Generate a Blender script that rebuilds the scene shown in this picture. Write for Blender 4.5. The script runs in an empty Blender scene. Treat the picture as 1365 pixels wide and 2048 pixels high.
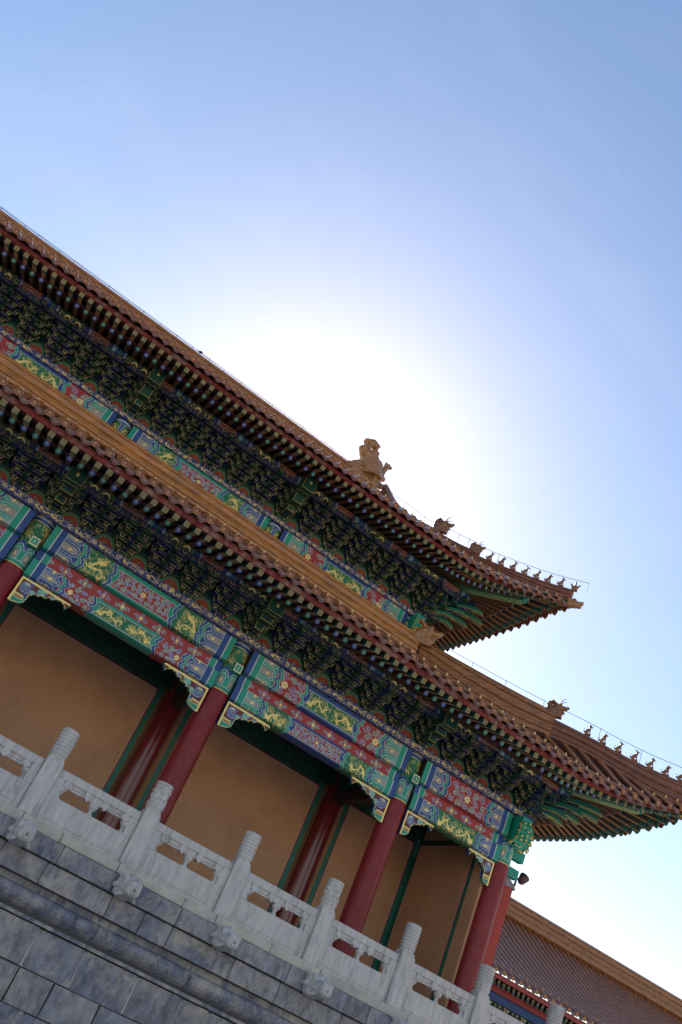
import bpy, math, random
import numpy as np
from mathutils import Vector, Matrix, noise as mnoise
rnd = random.Random(7)
sc = bpy.context.scene
col = sc.collection

# ------------------------------------------------------------------ camera, sky, sun, exposure
cam_d = bpy.data.cameras.new('camera'); cam = bpy.data.objects.new('camera', cam_d); col.objects.link(cam)
R = ((0.78864281, -0.48738581, 0.37483007), (0.55700011, 0.30816868, -0.77122172), (0.26037163, 0.81699886, 0.51450897))
right = Vector(R[0]); up = -Vector(R[1]); back = -Vector(R[2])
M = Matrix.Identity(4)
for i in range(3):
    M[i][0] = right[i]; M[i][1] = up[i]; M[i][2] = back[i]
M.translation = Vector((0, 0, 1.6)); M[0][3] = 0; M[1][3] = 0; M[2][3] = 1.6
cam.matrix_world = M
cam_d.sensor_fit = 'VERTICAL'; cam_d.sensor_height = 24.0; cam_d.lens = 24.0 * 1753.1 / 2048.0
cam_d.clip_start = 0.05; cam_d.clip_end = 3000
sc.camera = cam

SUN_EL = math.radians(33.0); SUN_AZ = math.radians(14.5)      # azimuth from +Y towards +X
w = bpy.data.worlds.new('World'); sc.world = w; w.use_nodes = True
nt = w.node_tree; nt.nodes.clear()
sky = nt.nodes.new('ShaderNodeTexSky'); sky.sky_type = 'NISHITA'; sky.sun_disc = False
sky.sun_elevation = SUN_EL; sky.sun_rotation = SUN_AZ; sky.altitude = 50
sky.air_density = 1.4; sky.dust_density = 0.30; sky.ozone_density = 0.6
bg = nt.nodes.new('ShaderNodeBackground'); bg.inputs['Strength'].default_value = 0.118
wo = nt.nodes.new('ShaderNodeOutputWorld')
hs = nt.nodes.new('ShaderNodeHueSaturation'); hs.inputs['Saturation'].default_value = 1.2
nt.links.new(sky.outputs[0], hs.inputs['Color']); 
wt = nt.nodes.new('ShaderNodeTexCoord'); wm = nt.nodes.new('ShaderNodeMapping'); wm.inputs['Scale'].default_value = (1.2, 5.0, 3.0); wm.inputs['Rotation'].default_value = (0.3, 0.5, 0.9)
wn = nt.nodes.new('ShaderNodeTexNoise'); wn.inputs['Scale'].default_value = 2.2; wn.inputs['Detail'].default_value = 8; wn.inputs['Distortion'].default_value = 0.8
wr = nt.nodes.new('ShaderNodeMapRange'); wr.inputs[1].default_value = 0.5; wr.inputs[2].default_value = 0.8; wr.inputs[3].default_value = 0.0; wr.inputs[4].default_value = 0.07
wx = nt.nodes.new('ShaderNodeMix'); wx.data_type = 'RGBA'; wx.inputs[7].default_value = (6.0, 6.6, 7.2, 1)      # thin cirrus
nt.links.new(wt.outputs['Generated'], wm.inputs[0]); nt.links.new(wm.outputs[0], wn.inputs[0]); nt.links.new(wn.outputs[0], wr.inputs[0])
nt.links.new(wr.outputs[0], wx.inputs[0]); nt.links.new(hs.outputs[0], wx.inputs[6]); wg = nt.nodes.new('ShaderNodeVectorMath'); wg.operation = 'MULTIPLY'; wg.inputs[1].default_value = (1.10, 0.985, 0.985)      # white balance of the sky
nt.links.new(wx.outputs[2], wg.inputs[0]); nt.links.new(wg.outputs[0], bg.inputs[0]); nt.links.new(bg.outputs[0], wo.inputs[0])
sun_d = bpy.data.lights.new('sun', 'SUN'); sun_d.energy = 5.0; sun_d.angle = math.radians(0.5); sun_d.color = (1.0, 0.93, 0.82)
sun = bpy.data.objects.new('sun', sun_d); col.objects.link(sun)
sd = Vector((math.sin(SUN_AZ) * math.cos(SUN_EL), math.cos(SUN_AZ) * math.cos(SUN_EL), math.sin(SUN_EL)))
sun.rotation_euler = sd.to_track_quat('Z', 'Y').to_euler()
sun.location = (0, -5, 40)
sc.view_settings.view_transform = 'Standard'; sc.view_settings.look = 'None'
sc.view_settings.gamma = 1.0; sc.view_settings.exposure = 0.6
sc.view_settings.use_curve_mapping = False
sc.cycles.max_bounces = 8; sc.cycles.diffuse_bounces = 5

# ------------------------------------------------------------------ materials
MATS = {}
def mat(name, color, rough=0.6, metal=0.0, vary=0.25, vscale=3.0, bump=0.0, bscale=40.0, stain=None, stain_amt=0.0,
        stain_scale=1.0, stretch=(1, 1, 1), spec=0.5, coat=0.0, attr=False, stain2=None, stain2_amt=0.0, stain2_scale=0.6):
    m = bpy.data.materials.new(name); m.use_nodes = True; n = m.node_tree.nodes; l = m.node_tree.links
    p = n['Principled BSDF']; p.inputs['Roughness'].default_value = rough; p.inputs['Metallic'].default_value = metal
    p.inputs['Specular IOR Level'].default_value = spec
    if coat: p.inputs['Coat Weight'].default_value = coat; p.inputs['Coat Roughness'].default_value = 0.12
    tc = n.new('ShaderNodeTexCoord'); geo = n.new('ShaderNodeNewGeometry')
    mp = n.new('ShaderNodeMapping'); mp.inputs['Scale'].default_value = stretch
    l.new(geo.outputs['Position'], mp.inputs['Vector'])
    if attr:
        a = n.new('ShaderNodeAttribute'); a.attribute_name = 'paint'; base = a.outputs['Color']
    else:
        rgb = n.new('ShaderNodeRGB'); rgb.outputs[0].default_value = (*color, 1); base = rgb.outputs[0]
    nz = n.new('ShaderNodeTexNoise'); nz.inputs['Scale'].default_value = vscale; nz.inputs['Detail'].default_value = 8
    nz.inputs['Roughness'].default_value = 0.65
    l.new(mp.outputs[0], nz.inputs['Vector'])
    mr = n.new('ShaderNodeMapRange'); mr.inputs[1].default_value = 0.3; mr.inputs[2].default_value = 0.7
    mr.inputs[3].default_value = 1 - vary; mr.inputs[4].default_value = 1 + vary * 0.6
    l.new(nz.outputs[0], mr.inputs[0])
    mx = n.new('ShaderNodeVectorMath'); mx.operation = 'SCALE'
    l.new(base, mx.inputs[0]); l.new(mr.outputs[0], mx.inputs['Scale'])
    out = mx.outputs[0]
    for sti, (sc_, sa, ss) in enumerate(((stain, stain_amt, stain_scale), (stain2, stain2_amt, stain2_scale))):
        if sc_ is None: continue
        n2 = n.new('ShaderNodeTexNoise'); n2.inputs['Scale'].default_value = ss; n2.inputs['Detail'].default_value = 10
        n2.inputs['Roughness'].default_value = 0.7; n2.inputs['Distortion'].default_value = 0.6
        mp2 = n.new('ShaderNodeMapping'); mp2.inputs['Scale'].default_value = stretch if sti == 0 else (1, 1, 1)
        mp2.inputs['Location'].default_value = (13.1 * sti + 3, 7, 1)
        l.new(geo.outputs['Position'], mp2.inputs['Vector'])
        l.new(mp2.outputs[0], n2.inputs['Vector'])
        r2 = n.new('ShaderNodeMapRange'); r2.inputs[1].default_value = 0.48; r2.inputs[2].default_value = 0.66
        r2.inputs[3].default_value = 0; r2.inputs[4].default_value = sa
        l.new(n2.outputs[0], r2.inputs[0])
        mm = n.new('ShaderNodeMix'); mm.data_type = 'RGBA'
        l.new(r2.outputs[0], mm.inputs[0]); l.new(out, mm.inputs[6]); mm.inputs[7].default_value = (*sc_, 1)
        out = mm.outputs[2]
    l.new(out, p.inputs['Base Color'])
    if attr:
        ma = n.new('ShaderNodeMath'); ma.operation = 'MULTIPLY'; ma.inputs[1].default_value = 0.3
        l.new(a.outputs['Alpha'], ma.inputs[0]); l.new(ma.outputs[0], p.inputs['Metallic'])
        mb = n.new('ShaderNodeMapRange'); mb.inputs[3].default_value = rough; mb.inputs[4].default_value = 0.38
        l.new(a.outputs['Alpha'], mb.inputs[0]); l.new(mb.outputs[0], p.inputs['Roughness'])
    if bump:
        bn = n.new('ShaderNodeTexNoise'); bn.inputs['Scale'].default_value = bscale; bn.inputs['Detail'].default_value = 6
        l.new(mp.outputs[0], bn.inputs['Vector'])
        b = n.new('ShaderNodeBump'); b.inputs['Strength'].default_value = bump; b.inputs['Distance'].default_value = 0.02
        l.new(bn.outputs[0], b.inputs['Height']); l.new(b.outputs[0], p.inputs['Normal'])
    MATS[name] = m
    return m

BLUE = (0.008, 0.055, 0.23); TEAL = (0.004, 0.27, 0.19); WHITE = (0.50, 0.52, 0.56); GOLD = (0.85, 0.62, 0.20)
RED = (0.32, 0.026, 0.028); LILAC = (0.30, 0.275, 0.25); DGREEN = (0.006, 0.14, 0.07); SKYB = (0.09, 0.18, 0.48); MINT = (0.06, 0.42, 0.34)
mat('paint', (1, 1, 1), 0.5, attr=True, vary=0.14, vscale=9)
mat('blue_paint', BLUE, 0.5, vary=0.3); mat('teal_paint', TEAL, 0.5, vary=0.25)
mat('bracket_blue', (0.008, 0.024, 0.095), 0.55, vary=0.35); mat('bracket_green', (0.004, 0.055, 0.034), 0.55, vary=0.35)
mat('gold_paint', GOLD, 0.38, metal=0.55, vary=0.3, vscale=12); mat('dull_gold', (0.34, 0.25, 0.10), 0.5, metal=0.2, vary=0.4, vscale=14)
mat('white_paint', WHITE, 0.6)
mat('red_paint', RED, 0.45, vary=0.2)
mat('red_lacquer', (0.20, 0.012, 0.018), 0.42, vary=0.16, vscale=1.2, bump=0.04, bscale=6, stain=(0.30, 0.10, 0.09), stain_amt=0.22, stain_scale=7, stretch=(1, 1, .25), coat=0.0, spec=.3)
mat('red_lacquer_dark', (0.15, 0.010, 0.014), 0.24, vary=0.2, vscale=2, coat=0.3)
mat('red_plaster', (0.36, 0.045, 0.035), 0.75, vary=0.14, vscale=1.5, bump=0.15, bscale=18, stain=(0.27, 0.03, 0.03), stain_amt=0.4, stain_scale=1.2)
mat('red_board', (0.22, 0.025, 0.022), 0.7, vary=0.45, vscale=14, stain=(0.36, 0.25, 0.21), stain_amt=0.85, stain_scale=3.0, stretch=(1, 1, .4), stain2=(.10, .03, .03), stain2_amt=.5, stain2_scale=6)
mat('plum_board', (0.10, 0.012, 0.02), 0.6, vary=0.3)
mat('ochre_plaster', (0.49, 0.26, 0.145), 0.85, vary=0.12, vscale=0.9, bump=0.12, bscale=30, stain=(0.33, 0.165, 0.085), stain_amt=0.5, stain_scale=0.8)
mat('tile_glaze', (0.34, 0.12, 0.035), 0.36, vary=0.45, vscale=5, stain=(0.20, 0.07, 0.035), stain_amt=0.6, stain_scale=6, coat=0.12, bump=0.12, bscale=25, spec=0.5)
mat('tile_end', (0.42, 0.17, 0.07), 0.42, vary=0.4, vscale=8, stain=(0.16, 0.07, 0.05), stain_amt=0.5, stain_scale=10, coat=0.2, bump=0.2, bscale=50)
mat('drip_glaze', (0.26, 0.10, 0.055), 0.2, vary=0.5, vscale=8, stain=(0.14, 0.07, 0.06), stain_amt=0.5, stain_scale=12, coat=0.7, bump=0.35, bscale=45, spec=0.8)
mat('hip_glaze', (0.22, 0.075, 0.035), 0.4, vary=0.45, vscale=6, stain=(0.10, 0.045, 0.03), stain_amt=0.7, stain_scale=5, coat=0.1, bump=0.3, bscale=30)
mat('tile_groove', (0.13, 0.05, 0.03), 0.6, vary=0.3, vscale=9)  # darker tile colour that paints shade into pans and recesses
mat('ridge_glaze', (0.46, 0.19, 0.045), 0.3, vary=0.45, vscale=6, stain=(0.18, 0.08, 0.04), stain_amt=0.65, stain_scale=3.5, coat=0.3, bump=0.25, bscale=30, stretch=(.5, .5, 2))
mat('beast_backlit_glaze', (0.24, 0.095, 0.04), 0.4, vary=0.5, vscale=9, stain=(0.09, 0.045, 0.025), stain_amt=0.7, stain_scale=7, coat=0.1, bump=0.5, bscale=16)  # darker than the statue glaze: backlit shade is put into the colour
mat('ridge_brown', (0.34, 0.135, 0.04), 0.38, vary=0.5, vscale=7, stain=(0.15, 0.06, 0.03), stain_amt=0.75, stain_scale=4, coat=0.15, bump=0.3, bscale=30, stretch=(.6, .6, 2))
mat('statue_glaze', (0.36, 0.165, 0.055), 0.35, vary=0.55, vscale=9, stain=(0.14, 0.07, 0.035), stain_amt=0.65, stain_scale=7, coat=0.2, bump=0.7, bscale=16)
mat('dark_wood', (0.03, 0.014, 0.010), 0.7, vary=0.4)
mat('soffit_board', (0.10, 0.045, 0.035), 0.75, vary=0.4, vscale=5)
mat('rafter_body', (0.11, 0.05, 0.025), 0.6, vary=0.4, vscale=7)
mat('flying_under', (0.42, 0.21, 0.07), 0.6, vary=0.65, vscale=16)
mat('rafter_side', (0.03, 0.03, 0.03), 0.6, vary=0.4)
mat('marble', (0.54, 0.50, 0.50), 0.6, vary=0.22, vscale=5, bump=0.3, bscale=35, stain=(0.24, 0.215, 0.215), stain_amt=0.62, stain_scale=3.6, stretch=(2.8, 2.8, 0.45), stain2=(0.60, 0.54, 0.47), stain2_amt=0.6, stain2_scale=1.3)
mat('marble_beige', (0.50, 0.46, 0.40), 0.6, vary=0.2, vscale=3, bump=0.3, bscale=30, stain=(0.30, 0.27, 0.25), stain_amt=0.7, stain_scale=2.4, stretch=(1, 1, 1), stain2=(0.6, 0.56, 0.5), stain2_amt=.4, stain2_scale=2)
for i_, (c_, st_) in enumerate((((0.23, 0.22, 0.25), (0.40, 0.375, 0.36)), ((0.29, 0.265, 0.27), (0.12, 0.11, 0.125)), ((0.19, 0.185, 0.215), (0.37, 0.345, 0.335)), ((0.34, 0.31, 0.295), (0.17, 0.16, 0.18)))):
    mat('grey_stone_%d' % i_, (c_[0] * .84, c_[1] * .87, c_[2] * 1.0), 0.68, vary=0.62, vscale=4.5 + i_ * .9, bump=0.7, bscale=14, stain=st_, stain_amt=0.75, stain_scale=2.3 + .4 * i_, stretch=(1.5, 1.5, 0.75), stain2=(0.50, 0.43, 0.36), stain2_amt=0.68, stain2_scale=1.5 + i_ * .4)
mat('joint', (0.07, 0.065, 0.07), 0.9)
mat('mortar', (0.45, 0.42, 0.40), 0.9, vary=0.4, vscale=8)
mat('paving', (0.56, 0.50, 0.43), 0.85, vary=0.25, vscale=0.7, bump=0.3, bscale=8)
mat('metal_dark', (0.05, 0.035, 0.035), 0.4, metal=0.6)
mat('wire', (0.04, 0.045, 0.06), 0.5, metal=0.5)
mat('glass', (0.02, 0.02, 0.025), 0.08, spec=0.9)

# ------------------------------------------------------------------ mesh helpers
class MB:
    def __init__(s): s.v = []; s.f = []; s.m = []; s.sm = []
    def add(s, vs, fs, m, smooth=False):
        o = len(s.v); s.v += [tuple(p) for p in vs]
        for f in fs: s.f.append(tuple(i + o for i in f)); s.m.append(m); s.sm.append(smooth)
    def box(s, x0, x1, y0, y1, z0, z1, m, bev=0.0):
        if bev > 0:
            b = min(bev, (x1 - x0) * .45, (y1 - y0) * .45, (z1 - z0) * .45); vs = []; idx = {}
            for i, x in enumerate((x0, x1)):
                for j, y in enumerate((y0, y1)):
                    for k, z in enumerate((z0, z1)):
                        dx = b if i == 0 else -b; dy = b if j == 0 else -b; dz = b if k == 0 else -b
                        idx[i, j, k] = len(vs)
                        vs += [(x, y + dy, z + dz), (x + dx, y, z + dz), (x + dx, y + dy, z)]
            fs = []
            for a in (0, 1):
                q = [(0, 0), (1, 0), (1, 1), (0, 1)]
                fs.append([idx[a, p, r] + 0 for p, r in q]); fs.append([idx[p, a, r] + 1 for p, r in q]); fs.append([idx[p, r, a] + 2 for p, r in q])
                for b_ in (0, 1):
                    fs.append([idx[0, a, b_] + 1, idx[1, a, b_] + 1, idx[1, a, b_] + 2, idx[0, a, b_] + 2])
                    fs.append([idx[a, 0, b_] + 0, idx[a, 1, b_] + 0, idx[a, 1, b_] + 2, idx[a, 0, b_] + 2])
                    fs.append([idx[a, b_, 0] + 0, idx[a, b_, 1] + 0, idx[a, b_, 1] + 1, idx[a, b_, 0] + 1])
            for i in (0, 1):
                for j in (0, 1):
                    for k in (0, 1): q = idx[i, j, k]; fs.append([q, q + 1, q + 2])
            s.add(vs, fs, m); return
        vs = [(x0, y0, z0), (x1, y0, z0), (x1, y1, z0), (x0, y1, z0), (x0, y0, z1), (x1, y0, z1), (x1, y1, z1), (x0, y1, z1)]
        s.add(vs, [(0, 3, 2, 1), (4, 5, 6, 7), (0, 1, 5, 4), (1, 2, 6, 5), (2, 3, 7, 6), (3, 0, 4, 7)], m)
    def prism(s, pts, f, a, b, m, caps=True, smooth=False):          # pts 2-D; f(u, v, t) -> 3-D
        n = len(pts); vs = [f(u, v, a) for u, v in pts] + [f(u, v, b) for u, v in pts]
        fs = [(i, (i + 1) % n, n + (i + 1) % n, n + i) for i in range(n)]
        s.add(vs, fs, m, smooth)
        if caps: s.add(vs, [tuple(range(n)), tuple(range(n, 2 * n))], m)
    def sweep(s, secs, m, closed=True, caps=False, smooth=True):      # secs: list of rings (same length)
        n = len(secs[0]); vs = [p for r in secs for p in r]; fs = []
        for k in range(len(secs) - 1):
            for i in range(n if closed else n - 1):
                j = (i + 1) % n; fs.append((k * n + i, k * n + j, (k + 1) * n + j, (k + 1) * n + i))
        s.add(vs, fs, m, smooth)
        if caps: s.add(vs, [tuple(range(n)), tuple(range((len(secs) - 1) * n, len(secs) * n))], m)
    def tube(s, pts, r, m, n=8, caps=True, smooth=True):
        pts = [Vector(p) for p in pts]; secs = []
        for i, p in enumerate(pts):
            d = (pts[min(i + 1, len(pts) - 1)] - pts[max(i - 1, 0)]).normalized()
            a = d.cross(Vector((0, 0, 1)));  a = a.normalized() if a.length > 1e-4 else Vector((1, 0, 0))
            b = a.cross(d); rr = r[i] if isinstance(r, (list, tuple)) else r
            secs.append([p + a * math.cos(t) * rr + b * math.sin(t) * rr for t in [2 * math.pi * k / n for k in range(n)]])
        s.sweep(secs, m, True, caps, smooth)
    def lathe(s, c, prof, m, n=16, ax='z', smooth=True, caps=False):
        secs = []
        for r, h in prof:
            ring = []
            for k in range(n):
                t = 2 * math.pi * k / n; a = r * math.cos(t); b = r * math.sin(t)
                ring.append({'z': (c[0] + a, c[1] + b, c[2] + h), 'y': (c[0] + a, c[1] + h, c[2] + b), 'x': (c[0] + h, c[1] + a, c[2] + b)}[ax])
            secs.append(ring)
        s.sweep(secs, m, True, caps, smooth)
    def ell(s, c, r, m, n=10, k=7, rot=None):
        secs = []
        for j in range(k + 1):
            t = math.pi * j / k; ring = []
            for i in range(n):
                a = 2 * math.pi * i / n
                p = Vector((r[0] * math.sin(t) * math.cos(a), r[1] * math.sin(t) * math.sin(a), r[2] * math.cos(t)))
                if rot: p = rot @ p
                ring.append((c[0] + p.x, c[1] + p.y, c[2] + p.z))
            secs.append(ring)
        s.sweep(secs, m, True, False, True)
    def mesh(s, name):
        me = bpy.data.meshes.new(name); me.from_pydata(s.v, [], s.f)
        names = []
        for x in s.m:
            if x not in names: names.append(x)
        for x in names: me.materials.append(MATS[x])
        ix = {x: i for i, x in enumerate(names)}
        me.polygons.foreach_set('material_index', [ix[x] for x in s.m]); me.polygons.foreach_set('use_smooth', s.sm); me.update()
        return me
    def build(s, name, parent=None, **kw): return link(name, s.mesh(name), parent, **kw)

def link(name, data, parent=None, label=None, category=None, group=None, kind=None, loc=None):
    o = bpy.data.objects.new(name, data); col.objects.link(o)
    if parent is not None: o.parent = parent
    if label: o['label'] = label
    if category: o['category'] = category
    if group: o['group'] = group
    if kind: o['kind'] = kind
    if loc: o.location = loc
    return o
def remeshed(mb, name, voxel, matname, parent=None, smooth_iter=3, **kw):
    """several solids fused into one continuous surface"""
    o = link(name, mb.mesh(name), parent, **kw)
    md = o.modifiers.new('fuse', 'REMESH'); md.mode = 'VOXEL'; md.voxel_size = voxel; md.use_smooth_shade = True
    m2 = o.modifiers.new('smooth', 'SMOOTH'); m2.iterations = smooth_iter; m2.factor = 0.5
    dg = bpy.context.evaluated_depsgraph_get(); ev = o.evaluated_get(dg); me = bpy.data.meshes.new_from_object(ev)
    o.modifiers.clear(); o.data = me; me.materials.clear(); me.materials.append(MATS[matname])
    me.polygons.foreach_set('use_smooth', [True] * len(me.polygons))
    return o

# ------------------------------------------------------------------ painted ornament: colour computed per vertex of a fine grid
class Canvas:
    def __init__(s, W, H, res, base):
        s.W, s.H = W, H; s.nx = max(2, int(round(W / res)) + 1); s.ny = max(2, int(round(H / res)) + 1)
        s.u = np.linspace(0, W, s.nx); s.v = np.linspace(0, H, s.ny)
        s.img = np.zeros((s.ny, s.nx, 4), np.float32); s.img[..., :3] = base
        s.cut = None
    def _win(s, a, b, c, d):
        i0 = np.searchsorted(s.u, a); i1 = np.searchsorted(s.u, b, 'right'); j0 = np.searchsorted(s.v, c); j1 = np.searchsorted(s.v, d, 'right')
        return slice(j0, j1), slice(i0, i1)
    def _put(s, w_, mask, c):
        g = 1.0 if c is GOLD else 0.0
        sub = s.img[w_]; sub[mask] = (*c, g)
    def inside(s, pts, w_):
        U, V = np.meshgrid(s.u[w_[1]], s.v[w_[0]]); m = np.zeros(U.shape, bool); n = len(pts)
        for i in range(n):
            (x0, y0), (x1, y1) = pts[i], pts[(i + 1) % n]
            if y0 == y1: continue
            c = ((y0 > V) != (y1 > V)) & (U < (x1 - x0) * (V - y0) / (y1 - y0) + x0); m ^= c
        return m
    def poly(s, pts, c, clip=None):
        xs = [p[0] for p in pts]; ys = [p[1] for p in pts]; w_ = s._win(min(xs), max(xs), min(ys), max(ys))
        m = s.inside(pts, w_)
        if clip is not None: m &= clip[w_]
        s._put(w_, m, c)
    def rect(s, a, b, c, d, colr): 
        w_ = s._win(a, b, c, d); sub = s.img[w_]; sub[...] = (*colr, 1.0 if colr is GOLD else 0.0)
    def stroke(s, pts, wd, c, clip=None, taper=False):
        n = len(pts)
        for i in range(n - 1):
            (x0, y0), (x1, y1) = pts[i], pts[i + 1]; r = wd / 2
            if taper: r *= (1 - 0.75 * i / n)
            w_ = s._win(min(x0, x1) - r, max(x0, x1) + r, min(y0, y1) - r, max(y0, y1) + r)
            U, V = np.meshgrid(s.u[w_[1]], s.v[w_[0]])
            if U.size == 0: continue
            dx, dy = x1 - x0, y1 - y0; L = dx * dx + dy * dy + 1e-12
            t = np.clip(((U - x0) * dx + (V - y0) * dy) / L, 0, 1)
            m = (U - x0 - t * dx) ** 2 + (V - y0 - t * dy) ** 2 <= r * r
            if clip is not None: m &= clip[w_]
            s._put(w_, m, c)
    def disc(s, x, y, r, c, clip=None): s.stroke([(x, y), (x + 1e-4, y)], 2 * r, c, clip)
    def outline(s, pts, wd, c): s.stroke(list(pts) + [pts[0]], wd, c)
    def mask(s, pts):
        w_ = (slice(0, s.ny), slice(0, s.nx)); return s.inside(pts, w_)
    def mesh(s, name, f, keep=None):
        """f(U, V) -> (x, y, z) arrays"""
        U, V = np.meshgrid(s.u, s.v); X, Y, Z = f(U, V); n = s.nx * s.ny
        co = np.stack([X, Y, Z], -1).reshape(-1, 3).astype(np.float32)
        ii = np.arange(n).reshape(s.ny, s.nx)
        q = np.stack([ii[:-1, :-1], ii[:-1, 1:], ii[1:, 1:], ii[1:, :-1]], -1)
        if keep is not None:
            k = keep[:-1, :-1] & keep[:-1, 1:] & keep[1:, 1:] & keep[1:, :-1]; q = q[k]
        q = q.reshape(-1, 4)
        me = bpy.data.meshes.new(name); me.vertices.add(n); me.vertices.foreach_set('co', co.ravel())
        me.loops.add(q.size); me.loops.foreach_set('vertex_index', q.ravel().astype(np.int32))
        me.polygons.add(len(q)); me.polygons.foreach_set('loop_start', np.arange(0, q.size, 4, dtype=np.int32))
        me.polygons.foreach_set('use_smooth', np.ones(len(q), bool))
        me.update(calc_edges=True)
        a = me.attributes.new('paint', 'FLOAT_COLOR', 'POINT'); a.data.foreach_set('color', s.img.reshape(-1, 4).ravel())
        me.materials.append(MATS['paint']); return me

def spiral(cx, cy, r, a0, turns, dirn=1, n=14):
    return [(cx + r * (1 - t * .85) * math.cos(a0 + dirn * t * turns * 6.283), cy + r * (1 - t * .85) * math.sin(a0 + dirn * t * turns * 6.283)) for t in [i / n for i in range(n + 1)]]
def dragon(c, x0, x1, y0, y1, flip, clip, R_, small=False):
    w_, h = x1 - x0, y1 - y0; X = lambda t: (x0 + t * w_) if not flip else (x1 - t * w_)
    for k in range(int(w_ * h * 330)):                         # clouds and flames behind the body
        px, py = R_.uniform(x0, x1), R_.uniform(y0, y1); a = R_.uniform(-.9, .9)
        c.stroke([(px, py), (px + .03 * math.cos(a), py + .03 * math.sin(a)), (px + .055 * math.cos(a + .8), py + .055 * math.sin(a + .8))], .011, (.55, .46, .15), clip)
    if w_ > h * 1.3: wav = lambda t: y0 + h * (.5 + .26 * math.sin(t * 9.5 + 0.6) * (1 - .3 * t)); N = 34
    else: wav = None; N = 34
    if wav:
        body = [(X(.08 + .84 * t + .05 * math.sin(t * 19)), wav(t)) for t in [i / N for i in range(N + 1)]]
    else:
        body = [(X(.5 + .30 * math.sin(.5 + t * 8.2) * (.6 + .4 * t)), y0 + h * (.12 + .74 * t + .12 * math.cos(t * 12))) for t in [i / N for i in range(N + 1)]]
    c.stroke(body, min(.062, h * .15), GOLD, clip, taper=True)
    hx, hy = body[0]
    c.disc(hx, hy, min(.05, h * .13), GOLD, clip)
    for a in (-2.4, -1.6, 2.2, 2.9): c.stroke([(hx, hy), (hx + .09 * math.cos(a) * (1 if not flip else -1), hy + .09 * math.sin(a))], .012, GOLD, clip)
    for i in (6, 11, 19, 25, 31):
        bx, by = body[i]
        for a in (R_.uniform(0, 6.28), R_.uniform(0, 6.28)):
            c.stroke([(bx, by), (bx + .075 * math.cos(a), by + .075 * math.sin(a)), (bx + .1 * math.cos(a + .5), by + .1 * math.sin(a + .5))], .018, GOLD, clip)
def flower(c, x0, x1, y0, y1, clip, R_, centre=True, cx=None):
    w_, h = x1 - x0, y1 - y0; cy = (y0 + y1) / 2; cx = (x0 + x1) / 2 if cx is None else cx
    r = h * .15; q_ = min(1, h / .40); nx = max(2, int(w_ / (h * .36)))
    for i in range(nx):
        for j in (0, 1, 2):
            px = x0 + (i + .5 + (.25 if j == 1 else 0)) * w_ / nx; py = y0 + h * (.18, .5, .82)[j]
            if abs(px - cx) < r * 1.1 and abs(py - cy) < r * 1.4: continue
            d = 1 if (i + j) % 2 else -1; cc = (SKYB, MINT)[(i + j) % 2]; a0 = R_.uniform(0, 6.28)
            sp = spiral(px, py, r * 1.05, a0, 1.35, d)
            c.stroke(sp, .024 * q_, WHITE, clip); c.stroke(sp, .014 * q_, cc, clip)
            e = sp[0]; c.stroke([e, (e[0] + r * .8 * math.cos(a0 + 1.2 * d), e[1] + r * .8 * math.sin(a0 + 1.2 * d)), (px + d * r * 1.9, py)], .018 * q_, WHITE, clip)
            c.stroke([e, (e[0] + r * .8 * math.cos(a0 + 1.2 * d), e[1] + r * .8 * math.sin(a0 + 1.2 * d)), (px + d * r * 1.9, py)], .010 * q_, cc, clip)
    if centre:
        for a in range(6): c.disc(cx + r * .62 * math.cos(a * 1.047), cy + r * .62 * math.sin(a * 1.047), r * .42, GOLD, clip)
        c.disc(cx, cy, r * .36, WHITE, clip); c.disc(cx, cy, r * .24, SKYB, clip); c.disc(cx, cy, r * .1, GOLD, clip)

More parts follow.
